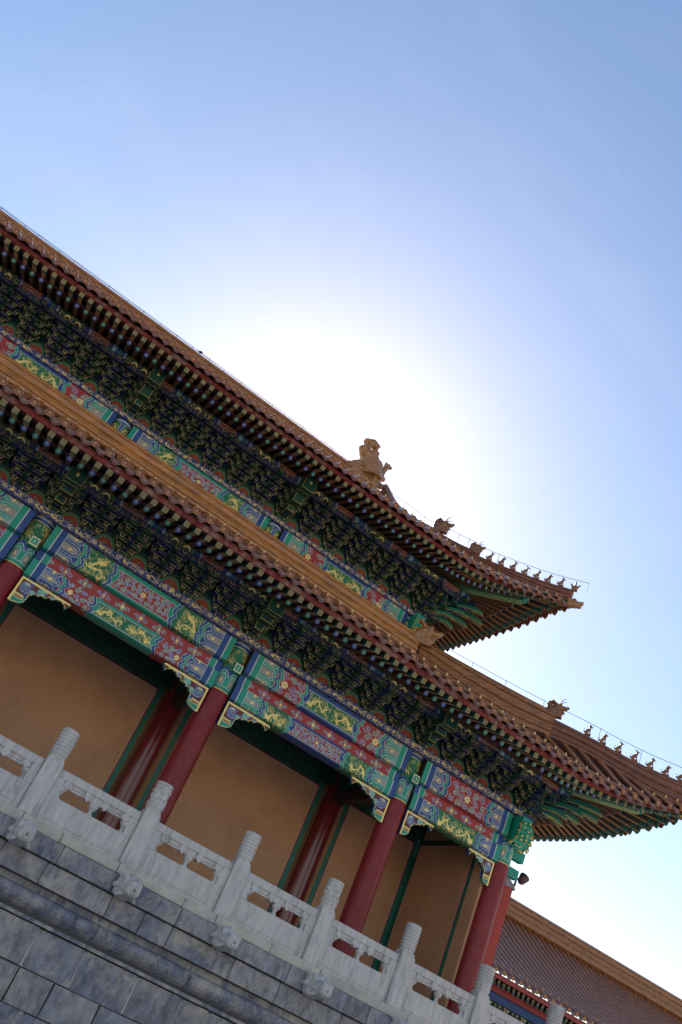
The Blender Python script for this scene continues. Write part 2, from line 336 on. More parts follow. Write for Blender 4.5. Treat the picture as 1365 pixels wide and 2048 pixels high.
def hexa(x0, x1, y0, y1, tip, d=1):
    ym = (y0 + y1) / 2
    if d > 0: return [(x0, y0), (x1 - tip, y0), (x1, y0 + (y1 - y0) * .3), (x1, y0 + (y1 - y0) * .7), (x1 - tip, y1), (x0, y1)]
    return [(x1, y0), (x0 + tip, y0), (x0, y0 + (y1 - y0) * .3), (x0, y0 + (y1 - y0) * .7), (x0 + tip, y1), (x1, y1)]
def zig(c, x, H, d, cols, amp):
    """vertical chevron bands around x; d=+1 points to +u"""
    o = 0.0
    for colr, wd in cols:
        a, b = o, o + wd
        L = lambda s_: [(x + d * (s_ + amp * k), v) for k, v in ((0, 0), (-0.0, H * .08), (1, H * .3), (1, H * .40), (0.0, H * .52), (1, H * .66), (1, H * .74), (0, H * .96), (0, H))]
        c.poly(L(a) + L(b)[::-1], colr); o += wd
def half_beam(c, x, H, d, A, B, hexw):
    """the end of a painted beam: hoops and lozenge box; d=+1 runs to +u from the column. returns the inner edge"""
    q = lambda a, b: (min(x + d * a, x + d * b), max(x + d * a, x + d * b))
    for a, b, cc in ((0, .135, A), (.135, .158, WHITE), (.158, .295, B), (.295, .312, WHITE)):
        u0, u1 = q(a, b); c.rect(u0, u1, 0, H, cc)
    u0, u1 = q(.312, .312 + hexw + .14); c.rect(u0, u1, 0, H, B)
    for y0, y1 in ((-.35 * H, .18 * H), (.25 * H, .68 * H), (.75 * H, 1.3 * H)):
        for k, cc in ((0, WHITE), (.014, B), (.052, WHITE), (.064, LILAC)):
            e0 = x + d * .312; e1 = x + d * (.312 + hexw - k); lo, hi = min(e0, e1), max(e0, e1)
            c.poly(hexa(lo, hi, y0 + k * .8, y1 - k * .8, .09, d), cc)
        cx, cy = x + d * (.312 + hexw * .45), min(max((y0 + y1) / 2, .07 * H), .9 * H)
        if y0 >= 0 or True:
            for k in range(16):
                a = k * 2.4; rr = .02 + .0045 * k
                c.disc(cx + rr * 1.3 * math.cos(a), cy + rr * .6 * math.sin(a), .008, (.16, .14, .2) if k % 2 else WHITE)
            c.disc(cx, cy, .028, GOLD); c.stroke([(cx - .05, cy), (cx + .05, cy)], .016, GOLD); c.stroke([(cx, cy - .035), (cx, cy + .035)], .016, GOLD)
    return x + d * (.312 + hexw - .02)
def beam_canvas(W, H, res, scheme, seed, Hv):
    """scheme: (ground of side panel, ground of centre, A, B); Hv = front height used for the layout"""
    R_ = random.Random(seed); side, cen, A, B = scheme; c = Canvas(W, H, res, B); short = W < 3.2
    hexw = .40 if not short else .30; x0 = half_beam(c, 0, Hv, 1, A, B, hexw); x1 = half_beam(c, W, Hv, -1, A, B, hexw)
    c.rect(x0 + .02, x1 - .02, 0, H, side)
    bands = ((WHITE, .012), (A, .06), (WHITE, .012), (B, .06), (WHITE, .012))
    amp = .07
    zb = .156 + amp
    sw = (W - 2 * (x0 + zb)) * (.21 if not short else 0.0)
    full = np.ones((c.ny, c.nx), bool)
    if not short:
        for d, xx in ((1, x0 - .02), (-1, x1 + .02)):
            a = xx + d * .08; b = xx + d * (zb + sw); lo, hi = min(a, b), max(a, b)
            reg = np.zeros((c.ny, c.nx), bool); reg[(slice(0, c.ny),) + (c._win(lo, hi, 0, H)[1],)] = True
            if side is DGREEN: dragon(c, lo + .1, hi - .02, .04, Hv - .02, d < 0, reg, R_)
            else: flower(c, lo + .08, hi, .03, Hv - .02, reg, R_, centre=True, cx=(lo + .22 if d > 0 else hi - .22))
        cx0 = x0 + zb + sw + .02; cx1 = x1 - zb - sw - .02
        zig(c, x0 - .02, Hv, 1, bands[:5], amp); zig(c, x1 + .02, Hv, -1, bands[:5], amp)
        c.rect(cx0 - .02, cx1 + .02, 0, H, A)
        b2 = ((WHITE, .012), (B, .06), (WHITE, .012), (A, .06))
        zig(c, cx0 - .1, Hv, 1, b2, amp); zig(c, cx1 + .1, Hv, -1, b2, amp)
        e = .09
    else:
        zig(c, x0 - .02, Hv, 1, bands, amp); zig(c, x1 + .02, Hv, -1, bands, amp)
        cx0 = x0 + zb - .02; cx1 = x1 - zb + .02; e = .0
    if short:
        reg = np.zeros((c.ny, c.nx), bool); reg[(slice(0, c.ny),) + (c._win(cx0 + .03, cx1 - .03, 0, H)[1],)] = True
        if side is DGREEN: dragon(c, cx0, (cx0 + cx1) / 2, .04, Hv, False, reg, R_); dragon(c, (cx0 + cx1) / 2, cx1, .04, Hv, True, reg, R_)
        else: flower(c, cx0 + .02, cx1 - .02, .03, Hv - .02, reg, R_)
    else:
        a, b = cx0 + .04, cx1 - .04; y0, y1 = .13 * Hv, .83 * Hv; ym = (y0 + y1) / 2
        out_ = lambda k: [(a + k + .07 * 0, y0 + k), (b - k, y0 + k), (b - k - .09, y0 + (y1 - y0) * .28), (b - k - .09, ym), (b - k - .0, y1 - k), (a + k, y1 - k), (a + k + .09, ym), (a + k + .09, y0 + (y1 - y0) * .28)]
        c.rect(cx0 + .06, cx1 - .06, 0, H, A)
        if H > Hv: c.rect(cx0 + .06, cx1 - .06, Hv, H, A)
        c.poly(out_(0), WHITE); c.poly(out_(.016), cen); clip = c.mask(out_(.03))
        if cen is DGREEN:
            m_ = (a + b) / 2; dragon(c, a + .05, m_ - .03, y0, y1, False, clip, R_); dragon(c, m_ + .03, b - .05, y0, y1, True, clip, R_)
        else: flower(c, a + .07, b - .07, y0 + .02, y1 - .02, clip, R_)
    if H > Hv + .05: 
        for k in range(int(W / .16)): c.stroke([(k * .16, Hv + .1), (k * .16 + .06, Hv + .12)], .02, (.35, .26, .2))
    return c

def band_canvas(W, H, res, seed, Hv=.16):
    R_ = random.Random(seed); c = Canvas(W, H, res, (.02, .035, .17)); x = 0; k = 0
    for y0, hh in ((0, Hv),) + (((Hv + .02, Hv),) if H > Hv * 1.8 else ()):
        x = 0
        while x < W:                                           # small running dragons between knots of cloud
            if k % 2 == 0:
                f_, p_, a_ = R_.uniform(6, 13), R_.uniform(0, 3), R_.uniform(.14, .3); c.stroke([(x + .04 + .28 * t + .04 * math.sin(t * 9 + p_), y0 + hh * (.5 + a_ * math.sin(t * f_ + p_))) for t in [i / 14 for i in range(15)]], .022, GOLD, taper=True); c.disc(x + .04, y0 + hh * .5, .03, GOLD)
                for i in range(34): px = x + R_.uniform(.0, .38); py = y0 + R_.uniform(.06, .94) * hh; c.stroke([(px, py), (px + .025, py + R_.uniform(-.02, .02))], .010, (.6, .45, .14))
                x += .38
            else:
                for i in range(5): c.disc(x + .09 + .035 * math.cos(i * 1.257), y0 + hh * .5 + .035 * math.sin(i * 1.257), .016, GOLD)
                for i in range(20): px = x + R_.uniform(.0, .2); py = y0 + R_.uniform(.06, .94) * hh; c.stroke([(px, py), (px + .03, py)], .010, (.35, .28, .30))
                x += .20
            k += 1
    return c
def pad_canvas(W, H, res, seed):
    R_ = random.Random(seed); c = Canvas(W, H, res, RED); n = int(W / .42)
    for i in range(n):
        cx = (i + .5) * W / n
        mid = abs(cx - W / 2) < .25
        for a in (0, 1.57, 3.14, 4.71): sp = spiral(cx + .10 * math.cos(a), H * .5 + .05 * math.sin(a), .055, a, 1.1, 1 if i % 2 else -1, 9); c.stroke(sp, .022, (.40, .38, .44)); c.stroke(sp, .011, SKYB if i % 2 else MINT)
        c.disc(cx, H * .5, .04 if mid else .028, GOLD)
    for a, b, cc in ((0, .135, BLUE), (.135, .158, WHITE), (.158, .285, TEAL), (.285, .30, WHITE)):
        c.rect(a, b, 0, H, cc); c.rect(W - b, W - a, 0, H, cc)
    return c
def purlin_canvas(W, H, res, seed):
    R_ = random.Random(seed); c = Canvas(W, H, res, (.01, .03, .12)); x = 0; k = 0
    while x < W:
        L = (.95, .7, .35)[k % 3]
        if k % 3 == 0:
            c.rect(x + .1, x + L - .1, 0, H, (.03, .06, .03)); reg = np.ones((c.ny, c.nx), bool)
            pts = [(x + .15 + (L - .3) * t, H * (.45 + .15 * math.sin(t * 14))) for t in [i / 18 for i in range(19)]]; c.stroke(pts, .035, GOLD)
            for i in range(26): px = x + R_.uniform(.14, L - .14); py = R_.uniform(.1, .8) * H; c.stroke([(px, py), (px + .03, py + .01)], .010, GOLD)
        elif k % 3 == 1:
            c.rect(x + .08, x + L - .08, 0, H, (.16, .02, .02))
            for i in range(5): c.stroke(spiral(x + .16 + i * (L - .3) / 4, H * .45, .06, i, 1.2, 1, 9), .014, (.35, .22, .16))
            c.stroke([(x + .1, H * .2), (x + L - .1, H * .2)], .01, GOLD); c.stroke([(x + .1, H * .72), (x + L - .1, H * .72)], .01, GOLD)
        else:
            c.rect(x + .03, x + .1, 0, H, TEAL); c.rect(x + .11, x + .125, 0, H, WHITE); c.rect(x + .13, x + .2, 0, H, BLUE); c.rect(x + .22, x + .3, 0, H, (.02, .10, .08))
        for q in (x, x + .03): c.stroke([(q, 0), (q + .05, H * .4), (q, H)], .012, WHITE)
        x += L; k += 1
    return c

# ------------------------------------------------------------------ ground
g = MB(); g.add([(-900, -900, 0), (900, -900, 0), (900, 900, 0), (-900, 900, 0)], [(0, 1, 2, 3)], 'paving')
g.build('ground', kind='structure', label='pale stone paving of the palace courtyard')

# ------------------------------------------------------------------ stone terrace
TX0, TX1 = -7.0, 24.0
terrace = link('stone_terrace', None, label='weathered grey stone terrace wall with carved dragon spouts under the marble balustrade', category='terrace')
def course(name, y, z0, z1, joints, m, gap=0.009, prof=None, back=1.2, bev=.012, seed=0, jit=.006):
    mb = MB(); R_ = random.Random(seed)
    mb.box(TX0, TX1, y + .03, y + back, z0 + .006, z1 - .006, 'joint')
    for a, b in zip(joints[:-1], joints[1:]):
        mm = m if isinstance(m, str) else m[R_.randrange(len(m))]
        dy = R_.uniform(-jit, jit); dz = R_.uniform(0, .006)
        if prof is None: mb.box(a + gap / 2, b - gap / 2, y + dy, y + .2, z0 + .004 + dz, z1 - .004, mm, bev=bev)
        else: mb.prism([(yy + dy, zz) for yy, zz in prof], lambda u, v, t: (t, u, v), a + gap / 2, b - gap / 2, mm, smooth=False)
    return mb.build(name, terrace)
def joints(start, seed, lo, hi, extra=()):
    R_ = random.Random(seed); x = TX0; out_ = [TX0]
    while x < TX1 - hi: x += R_.uniform(lo, hi); out_.append(x)
    out_ = [q for q in out_ if all(abs(q - e) > .5 for e in extra)] + list(extra); out_ = sorted(out_); out_.append(TX1); return out_
ST = ['grey_stone_0', 'grey_stone_1', 'grey_stone_2', 'grey_stone_3']
course('foot_slab', 14.74, 2.985, 3.15, joints(0, 1, 1.0, 2.1, (2.93, 5.2)), 'marble_beige', seed=1)
course('coping_course', 14.60, 2.69, 2.98, joints(0, 2, 1.6, 2.3, (2.2, 3.98, 5.17, 7.33)), ST, seed=2)
course('string_course', 14.66, 2.35, 2.685, joints(0, 3, 1.7, 2.3, (2.2, 4.08, 5.18, 7.3)), ST, seed=3)
pf = [(14.80, 2.345), (14.80, 2.25), (14.73, 2.235), (14.69, 2.21), (14.665, 2.17), (14.66, 2.12), (14.68, 2.07), (14.73, 2.02), (14.80, 1.985), (14.85, 1.965), (14.85, 1.94), (14.80, 1.93), (14.79, 1.88), (15.1, 1.88), (15.1, 2.345)]
course('moulding', 14.78, 1.88, 2.34, joints(0, 4, 1.6, 2.4, (2.3, 4.1, 5.79, 7.6)), ST, prof=pf, seed=4)
wall_mb = MB(); R_ = random.Random(5)
wall_mb.box(TX0, TX1, 14.87, 16.0, -.3, 1.865, 'joint')
for k, (z0, z1) in enumerate(((1.31, 1.862), (.83, 1.305), (.36, .825), (-.1, .355))):
    js = joints(0, 10 + k, 1.2, 2.1, ((2.2, 3.33, 4.14, 5.9), (2.5, 3.93, 5.6), (3.1, 4.6), (2.4, 4.0))[k])
    for a, b in zip(js[:-1], js[1:]):
        j0, j1, j2, j3 = [R_.uniform(.001, .022) for _ in range(4)]; yy = 14.83 + R_.uniform(-.014, .010); zb_ = z0 + R_.uniform(.001, .01); zt_ = z1 - R_.uniform(.001, .008); mm = ST[R_.randrange(4)]
        wall_mb.prism([(a + j0, zb_), (b - j1, zb_ + R_.uniform(0, .006)), (b - j2, zt_), (a + j3, zt_ - R_.uniform(0, .006))], lambda u, v, t: (u, t, v), yy, 15.2, mm)
        if R_.random() < .45: wall_mb.box(b - .03 - j1, b + .02, yy + .006, yy + .1, z0 + .01, z1 - .03, 'mortar')
wall_mb.build('wall_base', terrace)
fl = MB(); fl.box(TX0, TX1, 14.98, 60, 1.9, 3.142, 'marble_beige'); fl.build('terrace_floor', terrace)

PX = [2.27 + 1.831 * k for k in range(-4, 11)]
def spout_mesh():
    """dragon head water spout pointing to -Y, root at the origin"""
    mb = MB(); m = 'marble'
    secs = []
    for y, hw, zt, zb in ((.1, .15, .15, -.15), (0, .155, .17, -.17), (-.12, .165, .18, -.19), (-.22, .17, .185, -.19), (-.32, .15, .15, -.17), (-.42, .13, .10, -.15), (-.52, .125, .09, -.14), (-.60, .12, .08, -.13), (-.65, .10, .05, -.11)):
        ring = []
        for i in range(16):
            a = 2 * math.pi * i / 16; ca, sa = math.cos(a), math.sin(a); e = .75
            x = hw * math.copysign(abs(ca) ** e, ca); zc = (zt + zb) / 2; z = zc + (zt - zb) / 2 * math.copysign(abs(sa) ** e, sa)
            ring.append((x, y, z))
        secs.append(ring)
    mb.sweep(secs, m, True, True)
    for sx in (-1, 1):
        mb.ell((sx * .10, -.30, .13), (.055, .07, .05), m)                    # brow
        mb.ell((sx * .115, -.36, .085), (.035, .035, .03), m)                 # eye
        mb.ell((sx * .07, -.62, .06), (.045, .05, .04), m)                    # nostril
        mb.tube([(sx * .12, -.24, .12), (sx * .15, -.12, .15), (sx * .14, .0, .16)], [.04, .035, .02], m)   # horn
        mb.tube([(sx * .15, -.22, 0), (sx * .17, -.12, -.02), (sx * .16, -.02, .0)], [.05, .045, .03], m)
        mb.tube([(sx * .06, -.64, -.03), (sx * .115, -.5, -.05), (sx * .14, -.36, -.03), (sx * .15, -.26, -.07)], [.02, .025, .03, .03], m)
        mb.tube([(sx * .1, -.5, -.12), (sx * .15, -.38, -.15), (sx * .16, -.25, -.12)], [.02, .035, .04], m)
    mb.ell((0, -.30, .16), (.05, .10, .05), m); mb.ell((0, -.60, .07), (.06, .06, .045), m)
    mb.lathe((0, -.66, -.03), [(.062, .03), (.062, -.02), (.04, -.03), (.03, -.01)], m, 16, 'y')
    return mb
sp0 = remeshed(spout_mesh(), 'water_spout', .012, 'marble', terrace, 7)
sm = sp0.data
from mathutils import noise
for v in sm.vertices:
    if v.co.y > -.62: v.co += v.normal * (.007 * noise.noise(v.co * 16) + .004 * noise.noise(v.co * 45))
hole = MB(); hole.lathe((0, -.665, -.03), [(.032, -.002), (.012, .0), (.0, .0)], 'mortar', 12, 'y'); hole.lathe((0, -.668, -.03), [(.012, -.001), (0, -.001)], 'joint', 10, 'y')
hm = hole.mesh('spout_hole')
for k, x in enumerate(PX):
    if k == 0: o = sp0
    else: o = link('water_spout', sm, terrace)
    o.location = (x + .05, 14.70, 2.85); sc_ = rnd.uniform(.95, 1.04); o.scale = (sc_, 1, sc_)
    link('spout_hole', hm, o)

# ------------------------------------------------------------------ marble balustrade
bal = link('marble_balustrade', None, label='white marble balustrade with ringed post caps along the terrace edge', category='balustrade', loc=(0, 0, 0))
ZB, ZR = 3.152, 3.985
def cap_mesh(kind):
    mb = MB(); secs = []; N = 48; K = 120; H = .47
    for k in range(K + 1):
        t = k / K; z = t * H; ring = []
        for i in range(N):
            a = 2 * math.pi * i / N
            if t < .05: r = .132 + .2 * t
            else: r = .146
            if kind == 0: r += .015 * (abs(math.cos(math.pi * (z / .060) + .16 * math.sin(5 * a + 7 * z))) ** .6 * 1.4 - .9) if .06 <= t < .97 else 0
            else:
                q = Vector((math.cos(a) * 1.3, math.sin(a) * 1.3, z * 9))
                if t > .80 or t < .16: r += .014 * (abs(math.cos(math.pi * (z / .055) + .2 * math.sin(6 * a))) ** .6 * 1.4 - .9)
                else: r += .026 * (min(abs(noise.noise(q * 1.3)) * 3.2, 1) - .6)
            if t > .97: r -= .012 * (t - .97) / .03
            ring.append((r * math.cos(a), r * math.sin(a), z))
        secs.append(ring)
    mb.sweep(secs, 'marble', True, True); return mb.mesh('post_cap')
caps = [cap_mesh(0), cap_mesh(1)]
def post_mesh():
    mb = MB(); w_ = .148; mb.box(-w_, w_, -w_, w_, ZB, 4.03, 'marble', bev=.008)
    pts = []
    mb.prism([(-w_, 4.03), (w_, 4.03), (w_ * .8, 4.09), (-w_ * .8, 4.09)], lambda u, v, t: (u, t, v), -w_ * .8, w_ * .8, 'marble')
    for s_ in (-1, 1):                                        # raised frame on the faces
        mb.box(-.09, .09, s_ * w_ - .004, s_ * w_ + .004, ZB + .08, 3.95, 'marble', bev=.004)
    mb.lathe((0, 0, 4.08), [(.135, 0), (.14, .02), (.132, .04)], 'marble', 24); return mb.mesh('post')
pm = post_mesh()
def rail_mesh():
    """one balustrade panel centred on x=0 between two posts"""
    mb = MB(); hw = (1.831 - .296) / 2 - .004; t = .075; m = 'marble'; zo0, zo1 = 3.565, 3.85; ow = .62
    mb.box(-hw, hw, -t, t, ZB, zo0, m, bev=.008)                       # solid lower panel
    mb.box(-hw, -ow, -t, t, zo0, zo1, m); mb.box(ow, hw, -t, t, zo0, zo1, m)
    mb.box(-hw, hw, -t, t, zo1, ZR, m, bev=.012)
    mb.box(-hw + .1, hw - .1, -t - .010, -t, ZB + .07, zo0 - .06, m, bev=.006)
    # moulded bar under the rail, clouds and vases
    mb.tube([(-ow, -.01, zo1 - .035), (ow, -.01, zo1 - .035)], .034, m, 10); mb.tube([(-ow, -.03, zo1 - .085), (ow, -.03, zo1 - .085)], .022, m, 8)
    mb.box(-ow, ow, -.045, .045, zo1 - .02, zo1 + .002, m)
    cloud = [(-.055, 0), (-.062, -.06), (-.05, -.1), (-.03, -.12), (-.02, -.155), (.0, -.175), (.02, -.155), (.03, -.12), (.05, -.1), (.062, -.06), (.055, 0)]
    for cx in (-.54, -.165, .165, .54):
        mb.prism([(cx + a * 1.0, zo1 + .004 + b * .78) for a, b in cloud], lambda u, v, q: (u, q, v), -t - .006, t * .9, m)
        mb.tube([(cx - .045, -t + .005, zo1 - .06), (cx - .045, t - .01, zo1 - .06)], .035, m, 10); mb.tube([(cx + .045, -t + .005, zo1 - .06), (cx + .045, t - .01, zo1 - .06)], .035, m, 10)
    for cx in (-.60, 0, .60):
        mb.box(cx - .10, cx + .10, -.05, .05, zo1 - .075, zo1, m)
        mb.lathe((cx, 0, zo0 - .004), [(.055, 0), (.055, .02), (.036, .035), (.032, .07), (.05, .10), (.08, .135), (.085, .165), (.07, .19), (.045, .205), (.06, .22)], m, 16)
    return mb.mesh('railing_panel')
rm = rail_mesh()
for k, x in enumerate(PX):
    p = link('post', pm, bal, loc=(x, 15.0, 0)); link('post_cap', caps[1 if k in (1, 3, 5, 7, 12) else 0], p, loc=(0, 0, 4.108))
    p.rotation_euler = (0, 0, rnd.uniform(-.01, .01))
    if k < len(PX) - 1: link('railing_panel', rm, bal, loc=(x + 1.831 / 2, 15.0, 0))

# ------------------------------------------------------------------ the hall
hall = link('palace_hall', None, label='large palace hall with double glazed tile eaves, painted beams and dark red columns', category='palace hall')
CX = [-10.0, -5.0, 0.0, 5.0, 10.0, 13.2]; YC = 18.0; YI = 21.2
FLOOR = 3.14

def col_canvas(seed):
    """painted top of a column: v down from band to the collar"""
    H = 1.22; c = Canvas(2 * math.pi * .262, H, .0125, TEAL); W = c.W; R_ = random.Random(seed)
    c.rect(0, W, 0, .07, TEAL); c.rect(0, W, .07, .09, WHITE); c.rect(0, W, .09, .17, BLUE); c.rect(0, W, .17, .185, GOLD)
    c.rect(0, W, .185, .78, DGREEN); reg = np.ones((c.ny, c.nx), bool)
    for k in range(3): dragon(c, k * W / 3 + .03, (k + 1) * W / 3 - .03, .2, .74, k % 2 == 0, reg, R_)
    n = 6
    c.rect(0, W, .80, H, TEAL)
    for k in range(n):
        a = k * W / n; b = a + W / n; m_ = (a + b) / 2
        c.stroke([(a, .86), (a + .04, .78), (m_ - .03, .72), (m_ + .03, .72), (b - .04, .78), (b, .86)], .07, BLUE)
        c.stroke([(a, .90), (a + .04, .82), (m_ - .03, .76), (m_ + .03, .76), (b - .04, .82), (b, .90)], .014, WHITE)
        c.poly([(a + .05, 1.11), (a + .05, .90), (m_ - .03, .83), (m_ + .03, .83), (b - .05, .90), (b - .05, 1.11)], WHITE)
        c.poly([(a + .065, 1.11), (a + .065, .905), (m_ - .02, .845), (m_ + .02, .845), (b - .065, .905), (b - .065, 1.11)], TEAL)
        c.poly([(a + .085, 1.09), (a + .085, .93), (m_, .87), (b - .085, .93), (b - .085, 1.09)], LILAC)
        c.disc(m_, 1.0, .025, GOLD); c.stroke([(m_, .95), (m_, 1.05)], .012, GOLD)
        for q in range(8): c.disc(m_ + .03 * math.cos(q * 2.4), 1.0 + .05 * math.sin(q * 2.4), .006, (.2, .18, .26))
    c.rect(0, W, 1.11, 1.125, WHITE); c.rect(0, W, 1.125, 1.20, TEAL); c.rect(0, W, 1.20, H, GOLD)
    return c
cc = col_canvas(3)
collar_me = cc.mesh('column_collar', lambda U, V: (.262 * np.sin(U / .262), -.262 * np.cos(U / .262), -V))
colm = MB(); colm.lathe((0, 0, 0), [(.31, FLOOR), (.31, FLOOR + .12), (.275, FLOOR + .16)], 'marble_beige', 32)
colm.lathe((0, 0, 0), [(.272, FLOOR + .16), (.27, 5), (.258, 8.6)], 'red_lacquer', 40); colm = colm.mesh('column')
for x in CX[:5] + [13.2]:
    p = link('column', colm, hall, loc=(x, YC, 0)); q = link('column_collar', collar_me, p, loc=(0, 0, 8.56))
    # square tenon head through the column with a pale frame
    t = MB(); yy = -.262
    t.box(-.035, .155, yy - .16, yy + .1, 7.80, 8.0, 'teal_paint'); t.box(-.03, .15, yy - .166, yy - .16, 7.807, 7.993, 'gold_paint'); t.box(-.02, .14, yy - .171, yy - .166, 7.82, 7.98, 'white_paint')
    t.box(-.005, .125, yy - .176, yy - .171, 7.835, 7.965, 'teal_paint'); t.box(.052, .068, yy - .18, yy - .176, 7.87, 7.93, 'gold_paint')
    t.build('tenon', p)

FR = (DGREEN, RED, TEAL, BLUE); 
S1 = (DGREEN, RED, TEAL, BLUE)        # dragons at the sides, flowers in the centre
S2 = (RED, DGREEN, BLUE, TEAL)        # the other way round
def beam_map(yf, ztop, Hf, r=.09):
    def f(U, V):
        fl_ = Hf - r; arc = r * math.pi / 2
        a = np.clip((V - fl_) / r, 0, math.pi / 2)
        y = yf + np.where(V < fl_, 0, r - r * np.cos(a)); z = ztop - np.minimum(V, fl_) - r * np.sin(a)
        y = y + np.maximum(V - fl_ - arc, 0)
        return U, y, z
    return f
def painted_beam(name, x0, x1, yf, ztop, Hf, depth, scheme, seed, parent=hall, res=.0125, cache={}):
    W = round(x1 - x0, 3); key = (name, W, Hf, scheme, seed)
    if key not in cache:
        H = Hf - .09 + .09 * math.pi / 2 + depth; cv = beam_canvas(W, H, res, scheme, seed, Hf + .02)
        cache[key] = cv.mesh(name, beam_map(0, 0, Hf))
    o = link(name, cache[key], parent, loc=(x0, yf, ztop))
    b = MB(); b.box(0.01, W - .01, .02, depth + .02, -Hf + .02, -.002, 'dark_wood'); 
    b.build('beam_core', o)
    return o
def strip(name, canvas, x0, yf, ztop, parent=hall, under=0.0):
    me = canvas.mesh(name, beam_map(0, 0, canvas.H - under, .01) if under else (lambda U, V: (U, 0 * U, -V)))
    o = link(name, me, parent, loc=(x0, yf, ztop)); return o

bays = [(-10, -5), (-5, 0), (0, 5), (5, 10), (10, 13.2)]
for k, (a, b) in enumerate(bays):
    if a < -9: continue
    alt = k % 2 == 0        # bay A-B: flower centre above, dragons below
    su, sl = (S1, S2) if alt else (S2, S1)
    if k == 4: su, sl = (RED, RED, TEAL, BLUE), (DGREEN, DGREEN, BLUE, TEAL)
    su = (su[0], su[1], su[2], su[3])
    painted_beam('upper_beam', a + .235, b - .235, 17.66, 8.47, .57, .30, su, 5 + (k % 2) + (9 if k == 4 else 0))
    painted_beam('lower_beam', a + .235, b - .235, 17.74, 7.66, .40, .24, (sl[0], sl[1], sl[3], sl[2]) , 15 + (k % 2) + (9 if k == 4 else 0))
    pc = pad_canvas(b - a - .47, .26, .0125, 30 + k); strip('pad_board', pc, a + .235, 17.80, 7.91)
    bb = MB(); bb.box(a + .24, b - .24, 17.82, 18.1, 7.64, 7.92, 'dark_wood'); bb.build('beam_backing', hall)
    # hoops wrapped round the beam ends beside the columns
# band under the brackets (one long board)
for k, (a, b) in enumerate(bays):
    if a < -9: continue
    bc = band_canvas(b - a, .17 + .30, .0125, 50 + k)
    o = strip('cornice_band', bc, a if k < 4 else a, 17.60, 8.665, under=.30)
    if k == 4: pass
cb = MB(); cb.box(-5, 13.6, 17.63, 18.3, 8.51, 8.66, 'bracket_blue'); cb.build('band_core', hall)

# carved corner brackets (queti)
QP = [(0, 0), (1.10, 0), (1.13, .03), (1.04, .17), (.99, .09), (.90, .05), (.80, .07), (.74, .13), (.66, .12), (.60, .17), (.53, .16), (.47, .21), (.40, .20), (.35, .27), (.31, .28), (.32, .36), (.30, .46), (.24, .52), (.08, .56), (0, .56)]
def queti(flip, L=1.0):
    pts = [(u * L, v) for u, v in QP]; c = Canvas(1.14 * L, .57, .0115, (.12, .012, .015)); R_ = random.Random(9)
    msk = c.mask(pts)
    if L < .8: cs = [(.16, .16, .11), (.42, .10, .07), (.60, .06, .05)]
    else: cs = [(.18, .17, .125), (.50, .10, .08), (.78, .06, .05), (.34, .22, .05)]
    for i, (x, y, r) in enumerate(cs):
        s_ = spiral(x, y, r, .5 + i, 1.9, 1, 24); c.stroke(s_, .040, (SKYB, MINT, SKYB, MINT)[i]); c.stroke(s_, .020, WHITE); c.stroke(s_, .010, BLUE if i % 2 == 0 else TEAL)
    for k in range(30):
        x = R_.uniform(.05, .95 * L); y = R_.uniform(.03, .3 * (1 - x / L) + .05); c.stroke(spiral(x, y, .03, R_.uniform(0, 6), 1, 1, 6), .010, (MINT, SKYB, GOLD)[k % 3])
    c.rect(0, .31, .37, .56, TEAL); c.rect(.05, .25, .385, .44, GOLD); c.rect(.062, .238, .397, .428, RED); c.rect(0, .05, .37, .56, TEAL)
    c.stroke([(.0, .36), (.3, .36)], .03, GOLD); c.rect(.24, .31, .31, .37, BLUE)
    c.stroke([(0, 0.018), (1.1 * L, 0.018)], .045, GOLD); c.stroke([(0.02, 0), (0.02, .56)], .045, GOLD)
    low = [p for p in pts[3:]]; c.stroke(low, .036, GOLD); c.stroke([pts[1], pts[2], pts[3]], .03, TEAL)
    s_ = -1 if flip else 1
    me = c.mesh('carved_bracket', lambda U, V: (s_ * U, 0 * U, -V), keep=msk)
    e = MB(); cols_ = ['teal_paint', 'blue_paint']
    n = len(pts)
    for i in range(n):
        (u0, v0), (u1, v1) = pts[i], pts[(i + 1) % n]; e.add([(s_ * u0, .002, -v0), (s_ * u1, .002, -v1), (s_ * u1, .09, -v1), (s_ * u0, .09, -v0)], [(0, 1, 2, 3)], cols_[(i // 2) % 2])
    e.add([(s_ * u, .09, -v) for u, v in pts], [tuple(range(n))], 'dark_wood')
    return me, e.mesh('bracket_edge')
Q = {(f, L): queti(f, L) for f in (False, True) for L in (1.0, .72)}
for k, (a, b) in enumerate(bays):
    if a < -9: continue
    L = 1.0 if k < 4 else .72
    for f, x in ((False, a + .258), (True, b - .258)):
        me, ed = Q[(f, L)]; o = link('carved_bracket', me, hall, loc=(x, 17.80, 7.252)); link('bracket_edge', ed, o)

